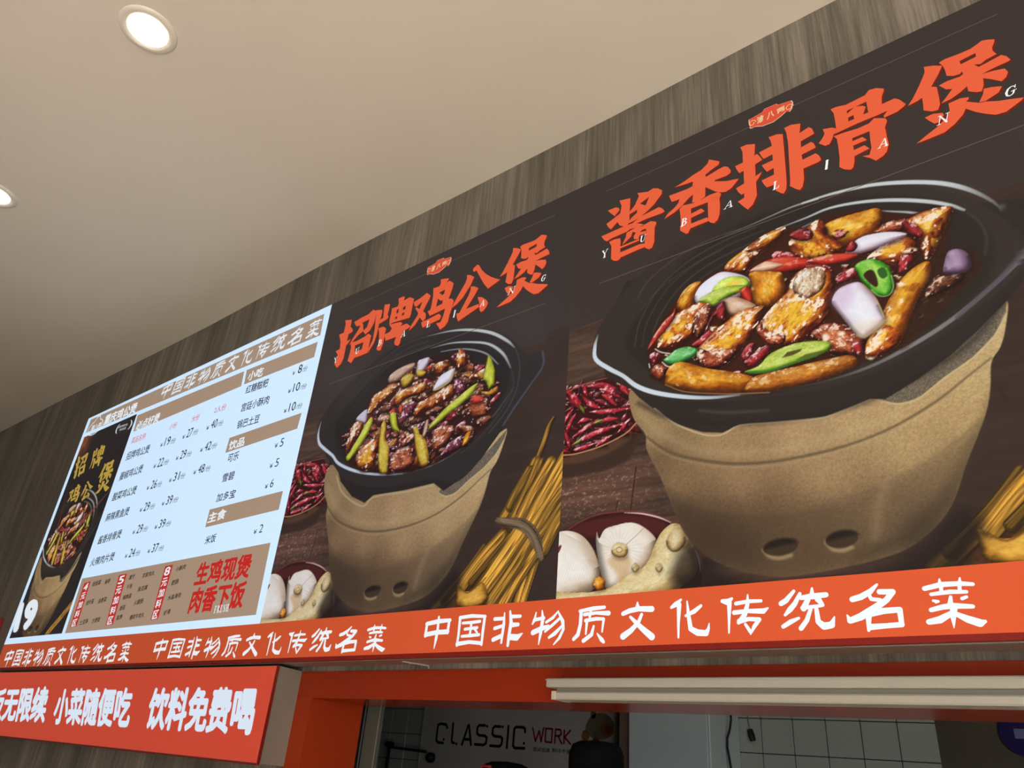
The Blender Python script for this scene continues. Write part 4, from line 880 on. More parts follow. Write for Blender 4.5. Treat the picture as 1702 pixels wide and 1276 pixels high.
def paint_bowl2(cv):
    out = [(258,480),(262,430),(330,330),(430,230),(560,130),(700,78),(860,60),(970,75),(1035,115),(1075,160),(1138,150),(1143,205),(1075,320),(1005,420),(950,490),(900,570),(800,665),(750,700),(710,672),(600,695),(475,715),(440,745),(380,720),(340,660),(330,610),(290,560)]
    cv.poly(PT([(300,600),(330,590),(345,660),(390,720),(440,745),(475,715),(600,695),(712,668),(750,698),(820,650),(900,570),(1000,430),(1000,300),(300,400)]), (40, 34, 32), 1)
    cv.line(PT([(330,640),(350,700),(400,745),(440,757),(478,722),(600,702),(708,676)]), 5, (190, 172, 128), 1.3, .7)
    cv.poly(PT(out[:17] + [(700,650),(560,680),(440,680),(360,650),(320,600),(288,560)]), (47, 41, 40), 1.2, 1, True)
    cv.poly(PT([(330,430),(450,280),(600,170),(800,120),(950,150),(1010,230),(960,380),(820,540),(600,620),(440,620),(350,560)]), (36, 30, 30), 8, .8, True)
    for k, o in enumerate((0, 22, 40)):
        cv.line(PT([(700 - o * .2, 88 + o), (600, 122 + o), (480 + o * .4, 210 + o * .8), (380 + o, 320 + o * .5), (320 + o, 430)]), 2.5, (86, 80, 78), 2, [.7, .6, .5, .4, .1])
    cv.line(PT([(690,90),(780,70),(860,66),(940,78),(1000,108),(1030,135)]), [2,5,7,8,7,3], (200, 206, 200), 1.3, [.4,.8,1,1,.9,.5])
    cv.line(PT([(700,138),(780,118),(860,114),(930,122),(985,160),(1015,215)]), [2,4,5,6,7,3], (196, 202, 198), 1.3, [.4,.8,1,1,.9,.5])
    cv.line(PT([(740,152),(800,142),(860,143),(920,160),(965,200)]), [2,3,4,4,2], (180, 186, 184), 1.3, .8)
    cv.line(PT([(1035,140),(1050,200),(1040,290),(1000,380),(930,470)]), 2.2, (92, 86, 84), 1.5, .7); cv.line(PT([(1018,220),(1025,290),(980,380),(900,480),(820,550)]), 2, (78, 72, 70), 1.5, .7)
    cv.line(PT([(1140,150),(1142,205),(1090,285),(1030,370),(985,440)]), 5, (84, 82, 98), 1.5, .8)
    cv.line(PT([(270,425),(259,470),(262,510),(285,535),(315,560),(335,588),(380,612),(440,628),(520,634),(590,630)]), [3,7,9,9,8,8,8,7,6,4], (206, 218, 226), 1.0, [.4,.9,1,1,1,1,1,.95,.8,.5])
    cv.line(PT([(590,630),(680,608),(770,565),(860,500),(950,400),(1020,300)]), 3, (128, 122, 120), 1.2, [.6,.7,.7,.6,.5,.3])

def paint_food2(cv, fine=True):
    out = [(70,1010),(100,830),(180,690),(290,560),(400,430),(490,320),(620,210),(860,130),(1100,110),(1180,60),(1250,180),(1370,200),(1470,310),(1510,450),(1430,610),(1390,760),(1240,900),(1000,1060),(850,1125),(700,1190),(450,1200),(250,1180),(120,1120)]
    cv.poly(FO(out), (52, 20, 18), 2.5, 1)
    pg = np.array(out); rng = random.Random(21); n = 0
    while n < (230 if fine else 90):
        x, y = rng.uniform(70, 1500), rng.uniform(80, 1190)
        if not Canvas.sd(pg, np.array([[x]]), np.array([[y]]))[0][0, 0] > 28: continue
        n += 1; r = rng.uniform(34, 74) * (1 if fine else 1.4); an = rng.uniform(-1.2, .4)
        cv.piece(FO([(x + r * (1.25 + .3 * math.sin(k * 2.3 + n)) * math.cos(k * 1.05) * math.cos(an) - .62 * r * math.sin(k * 1.05) * math.sin(an), y + r * 1.25 * math.cos(k * 1.05) * math.sin(an) + .62 * r * math.sin(k * 1.05) * math.cos(an)) for k in range(6)]),
                 rng.choice(['brown', 'brown', 'plum', 'brown2', 'wing', 'chili']), tone=rng.uniform(.65, 1.0), shadow=.6)
    P_ = cv.piece
    P_(FO([(480,365),(490,300),(580,230),(710,180),(718,220),(640,285),(560,345)]), 'onionb', tone=.95)
    P_(FO([(175,712),(230,640),(285,610),(282,700),(250,745)]), 'onion', tone=.88)
    for l, k in (([(80,1010),(110,850),(160,740),(240,725),(232,800),(160,920),(105,1005)],'wing'),([(870,1005),(885,830),(960,765),(1085,760),(1055,870),(960,965)],'brown'),([(160,1100),(200,1000),(290,900),(385,890),(372,1000),(330,1150),(220,1172)],'wing'),
                 ([(480,1185),(510,1040),(600,960),(690,955),(722,1080),(640,1165)],'brown'),([(525,545),(560,455),(700,390),(822,360),(800,455),(650,510),(560,575)],'wing'),([(715,690),(740,560),(850,500),(1000,400),(1085,380),(1065,500),(900,590),(800,645)],'wing'),
                 ([(285,625),(330,500),(420,430),(520,370),(585,380),(520,485),(400,575),(310,665)],'wing'),([(1205,640),(1240,500),(1350,478),(1405,560),(1370,665),(1250,685)],'brown'),([(1090,170),(1130,60),(1165,60),(1205,110),(1205,200),(1110,240)],'wing'),
                 ([(1085,330),(1160,335),(1192,420),(1120,485),(1080,420)],'plum'),([(955,1035),(1060,900),(1155,858),(1150,950),(1040,1022)],'plum'),([(890,220),(960,170),(1040,190),(1010,240),(930,290)],'wing'),([(560,720),(600,600),(680,540),(740,560),(650,690),(590,760)],'plum'),([(1000,650),(1100,620),(1110,680),(1030,730)],'chili'),([(600,900),(700,830),(760,850),(680,930),(600,960)],'brown')):
        P_(FO(l), k, tone=.95)
    P_(FO([(1235,495),(1290,478),(1345,490),(1350,535),(1265,560)]), 'red'); P_(FO([(780,235),(880,200),(862,240),(800,255)]), 'red'); P_(FO([(480,640),(530,600),(540,640),(500,670)]), 'red'); P_(FO([(570,620),(600,560),(610,600),(590,650)]), 'red')
    P_(FO([(590,340),(640,290),(710,290),(690,350),(640,400),(600,400)]), 'scalo', tone=.95)
    P_(FO([(728,275),(750,170),(790,145),(852,130),(852,180),(795,262),(760,305)]), 'onion', tone=.95); P_(FO([(735,290),(745,250),(790,250),(825,270),(780,310)]), 'scalo')
    P_(FO([(888,425),(950,310),(1010,265),(1080,230),(1092,250),(1062,340),(980,402),(910,442)]), 'onion'); cv.line(FO([(892,430),(940,420),(1040,350),(1085,250)]), 4, (214, 196, 80), 1.2, .8)
    P_(FO([(1330,442),(1400,442),(1478,395),(1484,440),(1410,482),(1350,472)]), 'potato', tone=.9); P_(FO([(1420,530),(1500,450),(1505,490),(1430,560)]), 'chili')
    P_(FO([(1155,945),(1190,835),(1240,810),(1222,880),(1200,922)]), 'potato')
    P_(FO([(1345,325),(1375,200),(1395,108),(1430,150),(1462,260),(1456,380),(1400,428),(1380,360)]), 'scal', curved=False)
    P_(FO([(842,795),(900,710),(1000,600),(1130,490),(1240,400),(1306,368),(1255,460),(1150,562),(1020,662),(900,765)]), 'scal')
    P_(FO([(83,1060),(120,1000),(200,870),(270,740),(322,680),(330,740),(275,860),(195,980),(112,1082)]), 'scal')
    P_(FO([(400,800),(415,745),(440,712),(460,770),(450,880),(484,960),(476,1100),(462,1192),(400,1192),(380,1100),(385,950)]), 'scalo')
    P_(FO([(490,660),(540,640),(560,760),(580,812),(520,800),(495,740)]), 'scal')
    P_(FO([(700,790),(740,768),(765,850),(725,865)]), 'scalo'); P_(FO([(716,865),(740,832),(800,862),(830,930),(852,1090),(780,1135),(735,1025)]), 'scalo')
    P_(FO([(790,850),(820,720),(850,710),(840,790),(810,860)]), 'onionb')
    for i in range(120 if fine else 30):
        x, y = rng.uniform(100, 1480), rng.uniform(100, 1150)
        if Canvas.sd(pg, np.array([[x]]), np.array([[y]]))[0][0, 0] > 25:
            a = rng.uniform(0, 3); q = FO([(x, y), (x + 8 * math.cos(a), y + 8 * math.sin(a))]); cv.line(q, 1.5, rng.choice([(255, 246, 236), (250, 214, 206), (255, 250, 245)]), .6, .9)

def paint_poster(cv, which, fine=True):
    paint_table(cv); paint_chilies(cv); paint_garlic(cv); paint_yuba(cv); paint_stove(cv)
    if which == 3: paint_bowl3(cv); paint_food3(cv); glaze3(cv)
    else: paint_bowl2(cv); paint_food2(cv, fine)

# ------------------------------------------------------------------ the illuminated menu board
YF = 2.2 * S
def ux(u): return u * S
def uz(u): return u * S + 1.6
BX0, BX1, BZ0, BZ1, BZM = -6.87, .22, .378, 2.485, .56
board = empty('menu_lightbox', (ux(BX0), YF, uz(BZ0)), 'long illuminated menu board with price list, two clay pot posters and red banner', 'menu board')
hb = MB(); hb.box(ux(BX0), ux(BX1), YF + .004, YW, uz(BZ0) + .002, uz(BZ1) + .004)
hb.obj('housing', GREYMETAL, board)
m = MB(); m.box(ux(BX0), ux(BX1), YF - .004, YF + .01, uz(BZ0) - .004, uz(BZ0) + .008, .001)
tag(m.obj('edge_frame', surf('dark_red_frame', (120, 24, 16), .4, .4), board), 'dark red lower edge')
m = MB(); m.box(ux(BX0), ux(BX1), YF + .01, YF + .085, uz(BZ0) - .006, uz(BZ0) + .002, .001)
tag(m.obj('underside_trim', ALU, board), 'brushed metal strip under the board')
m = MB(); m.tube([P(669, 1096, 2.24) + [0, 0, -.004], P(712, 1106, 2.36), P(713, 1111, 2.36)], .0025, 6)
tag(m.obj('hook_bracket', WHITEP, board), 'thin pale wire bracket')

WHITE = (222, 250, 276); BROWN = (178, 152, 130); INK_ = (52, 52, 62)
def quad(ink, u0, u1, z0, z1): ink.raw([(ux(u0), uz(z0)), (ux(u1), uz(z0)), (ux(u1), uz(z1)), (ux(u0), uz(z1))])

# --- price list
U1, U2 = -3.462, -1.622
ik = Ink(2.2, 0); quad(ik, BX0, U1, BZM, BZ1)
menu = ik.obj('menu_sheet', printed(WHITE, .74, 1.0, True), board, 'white price list sheet with brown headings')
for pts in ([(322,462),(1147,88),(1133,164),(304,509)], [(487,447),(864,291),(853,344),(472,505)], [(873,287),(1124,187),(1111,241),(863,338)], [(812,527),(1067,438),(1051,494),(797,580)], [(742,780),(1001,714),(986,780),(726,843)], [(291,1024),(957,897),(905,1152),(230,1217)]):
    ik = Ink(2.2, 1); ik.poly(M5(pts)); ik.obj('heading_bar', printed(BROWN, .66), menu, 'brown bar')
ik = Ink(2.2, 2)
tabs = [((299,1040),(322,1033),(272,1192),(248,1197)), ((422,1012),(450,1006),(400,1186),(374,1190)), ((585,980),(613,975),(560,1166),(533,1171))]
for t in tabs: ik = Ink(2.2, 2); ik.poly(M5(t)); ik.obj('price_tab', printed((206, 48, 42), .66), menu, 'red upright tab')
ik = Split(2.2, 2)
text(ik, '生鸡现煲', *M5([(683,1052),(878,1022)]), h=84 / 2.127, bold=.035)
text(ik, '肉香下饭', *M5([(662,1150),(855,1128)]), h=92 / 2.127, bold=.035)
ik.obj('slogan_character', printed((206, 48, 42), .66), menu, 'bold red character')

def up5(x, y, h): return up(M5([(x, y)])[0], h / 2.127)
ik = Ink(2.2, 3)
wh = lambda s, a, b, h, bold=.03: text(ik, s, *M5([a, b]), h=h / 2.127, bold=bold)
wh('小吃', (874,328), (928,308), 34); wh('饮品', (806,573), (862,555), 34); wh('主食', (733,830), (796,812), 38); wh('必点好煲', (478,503), (560,470), 34); wh('重庆鸡公煲', (364,484), (478,438), 38)
for (tl, tr, br, bl), s in zip(tabs, ('4元加料区', '5元加料区', '8元加料区')):
    for k, ch in enumerate(s):
        t0, t1 = (k + .94) / 5, (k + .14) / 5
        L0 = [tl[i] + (bl[i] - tl[i]) * t0 for i in (0, 1)]; L1 = [tl[i] + (bl[i] - tl[i]) * t1 for i in (0, 1)]
        R0 = [tr[i] + (br[i] - tr[i]) * t0 for i in (0, 1)]
        a = (L0[0] + 4, L0[1]); b = (R0[0] - 4, R0[1]); c = (L1[0] + 4, L1[1])
        a, b, c = M5([a, b, c]); text(ik, ch, a, b, tl=c, bold=.02)
lishu(ik, M5([(564,396),(1124,166),(586,340)]))
for k, ch in enumerate('FRESH'):
    x = 757 + k * 10.4; y = 1146 - k * 1.5; serif(ik, ch, *M5([(x, y), (x + 8.6, y - 1.3), (x + 5, y - 24)]))
# small logo in a white line oval
oc = np.array(PX(*M5([(338, 488)])[0])); 
c0, c1 = (np.array(PX(*q)) for q in M5([(313,500),(363,478)])); ew = np.linalg.norm(c1 - c0) / 2; ctr = (c0 + c1) / 2
pts = [(ctr[0] + ew * math.cos(a), ctr[1] + ew * .52 * math.sin(a) + (.25 * ew if 1.2 < a < 1.95 else 0)) for a in np.linspace(0, 2 * math.pi, 33)]
ik.stroke(pts, [.006] * len(pts), 6)
text(ik, '渝八两', *M5([(320,503),(356,489)]), h=20 / 2.127, bold=.02)
ik.obj('white_lettering', printed((240, 248, 255), .70), menu, 'white headings on the brown bars', True)

ik = Ink(2.2, 1)
for s, a, b in (('招牌鸡公煲',(443,608),(524,580)),('藤椒鸡公煲',(419,680),(500,650)),('酸菜鸡公煲',(394,752),(478,725)),('麻辣黑鱼煲',(370,825),(452,800)),('酱香排骨煲',(343,905),(425,880)),('火辣肉片煲',(316,983),(400,960)),
                ('红糖糍粑',(866,373),(945,346)),('宫廷小酥肉',(850,436),(948,406)),('锅巴土豆',(835,497),(914,473)),('可乐',(802,615),(841,603)),('雪碧',(783,685),(825,673)),('加多宝',(762,755),(829,738)),('米饭',(722,905),(760,894))):
    text(ik, s, *M5([a, b]), h=31 / 2.127, bold=.012)
ik.obj('dish_lettering', printed(INK_, .66), menu, 'black dish names', True)
ik = Ink(2.2, 1)
for n, a, b in ((19,(565,560),(618,545)),(27,(643,532),(698,513)),(40,(728,500),(787,482)),(22,(541,635),(594,620)),(29,(620,607),(675,591)),(42,(706,578),(765,562)),(26,(517,712),(570,698)),(31,(596,685),(652,669)),(48,(682,657),(742,643)),
                (29,(492,790),(545,777)),(39,(570,768),(628,753)),(29,(467,868),(520,857)),(39,(545,850),(602,838)),(24,(440,952),(493,942)),(37,(520,935),(577,925)),(8,(1033,306),(1085,290)),(10,(1017,370),(1082,352)),(10,(1002,440),(1067,421))):
    a, b = M5([a, b]); a = np.array(a); b = np.array(b); q = lambda t: tuple(a + (b - a) * t)
    text(ik, '¥', q(0), q(.16), h=14 / 2.127, bold=.01); text(ik, str(n), q(.26 if n > 9 else .36), q(.62), h=31 / 2.127, bold=.006); text(ik, '/份', q(.65), q(1), h=20 / 2.127)
for n, a, b in ((5,(970,563),(1000,556)),(5,(952,635),(983,627)),(6,(935,708),(965,700)),(2,(895,868),(927,860))):
    a, b = M5([a, b]); a = np.array(a); b = np.array(b); q = lambda t: tuple(a + (b - a) * t)
    text(ik, '¥', q(0), q(.35), h=16 / 2.127, bold=.01); text(ik, str(n), q(.6), q(1), h=30 / 2.127)
ik.obj('price_lettering', printed(INK_, .66), menu, 'black prices', True)
ik = Ink(2.2, 1)
for s, a, b in (('菜品名称',(462,549),(512,531)),('小份',(596,501),(622,491)),('大份',(675,473),(703,462)),('2人份',(755,441),(797,427))): text(ik, s, *M5([a, b]), h=23 / 2.127, bold=.008)
ik.obj('column_lettering', printed((222, 120, 132), .66), menu, 'pink column headings', True)
ik = Ink(2.2, 2)
for s, a, b in (('娃娃菜',(325,1053),(355,1045)),('海带',(368,1046),(388,1040)),('金针菇',(303,1119),(330,1112)),('油麦菜',(345,1113),(375,1105)),('土豆条',(280,1189),(310,1182)),('方便面',(323,1183),(352,1176)),('腐竹',(455,1030),(475,1024)),('农家肉丸',(502,1023),(545,1012)),
                ('千张',(446,1064),(466,1058)),('鱼豆腐',(486,1071),(520,1063)),('鹌鹑蛋',(433,1101),(463,1093)),('火腿肠',(472,1119),(505,1111)),('香菇',(421,1139),(441,1133)),('莴笋',(410,1173),(431,1167)),('爆浆牛肉丸',(457,1171),(508,1160)),
                ('小酥肉',(620,1001),(655,990)),('肥肠',(605,1049),(630,1042)),('水晶滑肉',(592,1102),(638,1090)),('虾滑',(577,1156),(601,1148))):
    text(ik, s, *M5([a, b]), h=18 / 2.127, bold=.02)
ik.obj('extras_lettering', printed((60, 48, 44), .66), menu, 'small dark names of extra dishes', True)

PHOTO = attr_print()
# --- small tall poster at the left end of the price list, with the same pot
mt = [PX(*q) for q in M8([(432,128),(687,60),(304,1218),(22,1245)])]
mx0 = (mt[0][0] + mt[3][0]) / 2; mx1 = (mt[1][0] + mt[2][0]) / 2; mz1 = (mt[0][1] + mt[1][1]) / 2; mz0 = (mt[2][1] + mt[3][1]) / 2
mx1 = mt[2][0]
us = np.linspace(0, 1, 150); vs = np.linspace(0, 1, 300)
# template window shown by the small poster: fit the pot's lip, food tip and foot
src = np.array([FO([(70,1010)])[0], FO([(1500,330)])[0], PO([(845,1130)])[0]])
dst = np.array([PX(*q) for q in M8([(190,850),(452,625),(215,1235)])])
fit = np.linalg.solve(np.c_[dst, np.ones(3)], src)
kx = (src[1][0] - src[0][0]) / (dst[1][0] - dst[0][0]); kz = (src[1][1] - src[2][1]) / (dst[1][1] - dst[2][1])
ou = src[0][0] - kx * dst[0][0]; ov = src[1][1] - kz * dst[1][1]
cv = Canvas(ou + kx * (mx0 + (mx1 - mx0) * us), ov + kz * (mz0 + (mz1 - mz0) * vs), (36, 32, 36))
paint_stove(cv); paint_bowl2(cv)
paint_food2(cv, False)
r = cv.win(-1e4, 1e4, -1e4, 1e4); sl, X, Y = r
hh = (Y - Y.min()) / (Y.max() - Y.min()); ww = (X - X.min()) / (X.max() - X.min())
cv.line([(cv.u[0] + (cv.u[-1] - cv.u[0]) * a, cv.v[0] + (cv.v[-1] - cv.v[0]) * b) for a, b in ((1.0, .63), (.78, .545), (.62, .50))], [4, 16, 30], (150, 70, 60), 3, .8)
cv.line([(cv.u[0] + (cv.u[-1] - cv.u[0]) * a, cv.v[0] + (cv.v[-1] - cv.v[0]) * b) for a, b in ((.05, .74), (.12, .60), (.17, .50))], [6, 10, 26], (120, 44, 40), 3, .8)
a = sstep(.30, .0, ww) * sstep(.80, .97, hh) * fbm(X / 25, Y / 25, 3); cv.mix(sl, np.clip(a * 1.6, 0, 1), (170, 92, 40))
cv.line([(cv.u[0] + (cv.u[-1] - cv.u[0]) * a, cv.v[0] + (cv.v[-1] - cv.v[0]) * b) for a, b in ((.72, .0), (1.0, .12))], 34, (176, 124, 50), 3, .9, .6)
small = cv.mesh('pot_picture', lambda U, V: ((U - ou) / kx, (V - ov) / kz), PHOTO, menu, 1); small['label'] = 'tall dark picture of a pot of chicken'
ik = Split(2.2, 2)
for key, bl, br, tl in (('zhao',(362,388),(428,352),(388,262)), ('pai2',(450,340),(520,300),(478,222)), ('bao',(480,470),(560,440),(520,300)), ('ji',(328,530),(392,500),(352,428)), ('gong',(402,508),(468,468),(418,408))):
    put(ik, key, box_map(key, *M8([bl, br, tl])))
ik.obj('gold_character', printed((196, 164, 72), .7), menu, 'gold brush character')
ik = Split(2.2, 3)
b_, t_ = M8([(40,1222)])[0], M8([(82,1050)])[0]
text(ik.next(), '19', *M8([(36,1218),(150,1194)]), tl=M8([(76,1052)])[0], bold=.07)
text(ik, '(', *M8([(590,140),(604,132)]), h=16, bold=.0); text(ik, ')', *M8([(662,112),(678,106)]), h=16)
text(ik, '中国非物质文化', *M8([(608,106),(662,88)]), h=4); text(ik, '传统名菜', *M8([(616,120),(652,108)]), h=4)
ik.obj('numeral', printed((236, 244, 252), .7), menu, 'white numerals of the 19 and small mark')

# --- two dish posters
def poster(idx, u0, u1, step):
    off = u0 + 1.62
    us = np.concatenate([np.arange(0, min(920, 790 if idx == 3 else 920), step[0]), np.arange(790, 921, 10) if idx == 3 else [920]])
    vs = np.concatenate([np.arange(0, 735, step[1]), np.arange(735, (BZ1 - BZM) * 500, 12), [(BZ1 - BZM) * 500]])
    us = np.unique(np.round(us, 3)); us[0] = (u0 - (-1.62 + off)) * 500
    cv = Canvas(us, vs); paint_poster(cv, idx)
    if idx == 2: cv.C[:] = cv.C * np.array([.97, .97, 1.0]) + np.array([0, 1, 3])
    return cv.mesh('pot_poster', lambda U, V: (ux(U / 500 - 1.62 + off), uz(V / 500 + .56)), PHOTO, board, 0)
p2 = poster(2, U1 + .0, U2, (2.1, 1.45)); p2['label'] = 'middle poster of a clay pot of chicken with scallions'
p3 = poster(3, U2, BX1, (1.25, 1.25)); p3['label'] = 'right poster of a clay pot of ribs with onion and pepper'
OR = (240, 100, 62)
A2 = affine(C3([(793,595),(1698,528),(1470,75),(860,888)]), [(831,460.5),(911.3,472.7),(909.5,391.6),(825.7,511)])
for par, keys, offx in ((p3, [('jiang', None), ('xiang', None), ('pai', None), ('gu', None), ('bao', None)], 0), (p2, [('zhao', None), ('pai2', None), ('ji', None), ('gong', None), ('bao', A2)], 0)):
    for key, M_ in keys:
        ik = Ink(2.2, 1); put(ik, key, M_, (.0035, -.0055)); ik.over(2); put(ik, key, M_)
        ik.obj('headline_character', printed((112, 34, 22), .62), par, 'orange brush character', mat2=printed(OR, .62))
# rule lines
for par, o in ((p3, 0), (p2, -1.84)):
    for a, b in (((1008, 318), (1249, 210)), ((1318, 176), (1657, 24)), ((997, 471), (1702, 208))):
        ik = Ink(2.2, 1)
        a = np.array(PX(*a)); b = np.array(PX(*b)); a[0] += o * S; b[0] += o * S
        n = np.array([0, .0011]); ik.raw([tuple(a - n), tuple(b - n), tuple(b + n), tuple(a + n)])
        ik.obj('rule_line', printed((104, 90, 82), .62), par)
# emblem plaques
EM = [(290,455),(440,370),(460,335),(590,280),(610,290),(760,242),(775,262),(765,330),(740,365),(700,365),(640,420),(560,480),(440,525),(360,530),(320,550),(300,545),(305,510),(290,485)]
for par, o in ((p3, 0), (p2, -1.84)):
    lp = [np.array(PX(*q)) + np.array([o * S, 0]) for q in C2(EM)]; cc = np.mean(lp, 0)
    ik = Ink(2.2, 1); ik.raw([tuple(q) for q in lp]); ik.obj('emblem', printed((240, 190, 160), .62), par, 'small cream-edged orange plaque')
    ik = Ink(2.2, 2); ik.raw([tuple(cc + (q - cc) * .955) for q in lp]); ik.obj('emblem_field', printed((228, 84, 58), .62), par)
    ik = Ink(2.2, 3)
    for ch, bl, br, tl in (('渝',(385,505),(470,465),(378,432)), ('八',(490,462),(572,412),(490,390)), ('两',(605,395),(690,350),(598,345))):
        q = [np.array(PX(*z)) + np.array([o * S, 0]) for z in C2([bl, br, tl])]; vs_, fs_ = glyph(ch, .03); lo = vs_.min(0); hi = vs_.max(0); t = (vs_ - lo) / (hi - lo)
        pp = q[0] + t[:, :1] * (q[1] - q[0]) + t[:, 1:] * (q[2] - q[0]); n = len(ik.v); ik.v += [(x, ik.y, z) for x, z in pp]; ik.f += [tuple(i + n for i in f) for f in fs_]
    for cx_, cy_ in ((330, 495), (735, 320)):
        z = np.array(PX(*C2([(cx_, cy_)])[0])) + np.array([o * S, 0])
        pts = [tuple(z + .011 * np.array([(1 - .5 * t / 6.28) * math.cos(t), (1 - .5 * t / 6.28) * math.sin(t)])) for t in np.linspace(0, 6.28, 12)]; ik.stroke(pts, [.002] * 12, 6)
    ik.obj('emblem_lettering', printed((240, 206, 150), .62), par)
# pinyin capitals
ik = Split(2.2, 3)
for ch, fn, bl, br, tl in (('Y',C1,(68,985),(130,955),(78,905)), ('U',C1,(478,815),(545,785),(492,745)), ('B',C1,(925,640),(1000,605),(940,560)), ('A',C1,(1395,450),(1492,412),(1420,372)), ('L',C2,(552,1222),(625,1190),(562,1140)), ('I',C2,(1112,1000),(1162,980),(1122,910)),
                           ('A',C3,(560,928),(640,898),(575,862)), ('N',C3,(1022,748),(1108,712),(1032,680)), ('G',C3,(1540,540),(1635,495),(1550,468))): serif(ik, ch, *fn([bl, br, tl]))
ik.obj('small_capital', printed((250, 250, 250), .7), p3, 'small white serif capital')
ik = Split(2.2, 3)
for ch, fn, bl, br, tl in (('Y',C4,(132,1055),(172,1035),(142,980)), ('U',C4,(428,938),(485,905),(440,858)), ('B',C4,(748,815),(812,785),(765,735)), ('A',C4,(1078,690),(1138,665),(1100,605)), ('L',C4,(1435,552),(1490,530),(1450,470)), ('I',C5,(775,1040),(815,1025),(800,925)),
                           ('A',C5,(1252,855),(1335,825),(1280,750)), ('N',crop(500,370,3.7),(1272,448),(1312,430),(1285,408)), ('G',crop(500,370,3.7),(1474,368),(1503,355),(1485,330))): serif(ik, ch, *fn([bl, br, tl]))
ik.obj('small_capital', printed((250, 250, 250), .7), p2, 'small white serif capital')

# --- red banner along the bottom
ik = Ink(2.2, 0); quad(ik, BX0, BX1, BZ0 + .006, BZM)
ban = ik.obj('banner_strip', printed((224, 92, 52), .44, 1.0, True), board, 'orange red banner strip with white characters')
ik = Split(2.2, 1); lishu(ik); ik.obj('character', printed((244, 250, 255), .72), ban)
ik = Split(2.2, 1); lishu(ik, [(252, 1097), (638, 1084), (262, 1062)]); ik.obj('character', printed((244, 250, 255), .72), ban)
ik = Split(2.2, 1); lishu(ik, [(4, 1109), (212, 1101), (14, 1080)]); ik.obj('character', printed((244, 250, 255), .72), ban)

# ------------------------------------------------------------------ lower red sign box at the left
sx1 = -3.237 * S; sz0, sz1 = uz(-.058), uz(.358)
sign = empty('red_sign_box', (sx1, YF, sz0), 'red illuminated sign box with bold white characters below the banner', 'sign')
m = MB(); v = [(ux(-9.3), YF + .006, sz0), (sx1, YF + .006, sz0), (-3.305 * S, YW, sz0 - .003), (ux(-9.3), YW, sz0 - .003)]; v += [(x, y, sz1 if z == sz0 else sz1) for x, y, z in v]
m.add(v, [(0, 3, 2, 1), (4, 5, 6, 7), (0, 1, 5, 4), (1, 2, 6, 5), (2, 3, 7, 6), (3, 0, 4, 7)])
m.obj('housing', surf('warm_grey_sheet_metal', (146, 138, 126), .55, .3, noise=.04, scale=6), sign)
m = MB(); m.box(ux(-9.3), sx1 + .003, YF - .001, YF + .008, sz0 - .005, sz0, .0008); m.box(sx1, sx1 + .004, YF - .001, YF + .008, sz0, sz1); m.obj('edge_frame', surf('dark_red_edge', (110, 24, 18), .4, .4), sign)
ik = Ink(2.2, 0); quad(ik, -9.3, sx1 / S, -.055, .355); face = ik.obj('sign_face', printed((212, 76, 54), .66, 1.0, True), sign)
ik = Split(2.2, 1)
text(ik, '米饭无限续', *M6([(-118,560),(208,572)]), tl=M6([(-82,408)])[0], bold=.042)
text(ik, '小菜随便吃', *M6([(243,578),(606,596)]), tl=M6([(277,408)])[0], bold=.042)
text(ik, '饮料免费喝', *M6([(678,602),(1186,632)]), tl=M6([(722,403)])[0], bold=.042)
ik.obj('character', printed((226, 238, 252), .72), face, 'bold white character')

# neighbouring sign at the far left, just in the frame
m = MB(); m.box(ux(-9.6), ux(-7.72), YF + .10, YW, uz(.62), uz(.83), .002)
tag(m.obj('neighbour_sign', surf('dull_red_sheet', (150, 34, 26), .5, .3, noise=.04, scale=5)), 'dark red sign edge at the far left, past the price list', 'sign')

# ------------------------------------------------------------------ ceiling downlights
RING = surf('downlight_ring', (220, 212, 200), .4, .4)
LAMP, nt, b = new_mat('lamp_diffuser'); b.inputs['Emission Color'].default_value = (1, .96, .88, 1); b.inputs['Emission Strength'].default_value = 9
LAMPR, nt, b = new_mat('lamp_inner_rim'); b.inputs['Emission Color'].default_value = (1, .86, .58, 1); b.inputs['Emission Strength'].default_value = .95
def hit_ceiling(px, py):
    r = (P(px, py, 1) - CAM); z = ZC
    return CAM + r * ((z - 1.6) / r[2])
def downlight(p, label, copy=None):
    t = empty('ceiling_downlight', tuple(p), label, 'ceiling light', 'recessed ceiling downlights')
    MB().lathe(p, [(.066, .004), (.070, -.005), (.080, -.007), (.092, -.004), (.095, .0), (.095, .006)]).obj('trim_ring', RING, t, True)
    MB().lathe(p, [(.061, .002), (.064, -.004), (.067, -.004), (.067, .004)]).obj('inner_rim', LAMPR, t, True)
    MB().lathe(p, [(.0001, -.003), (.03, -.003), (.062, -.002), (.062, .004)]).obj('diffuser', LAMP, t, True)
downlight(hit_ceiling(246, 50), 'round white recessed downlight glowing in the ceiling, upper left of the picture')
downlight(hit_ceiling(-10, 322), 'round glowing downlight cut off by the left edge of the picture')

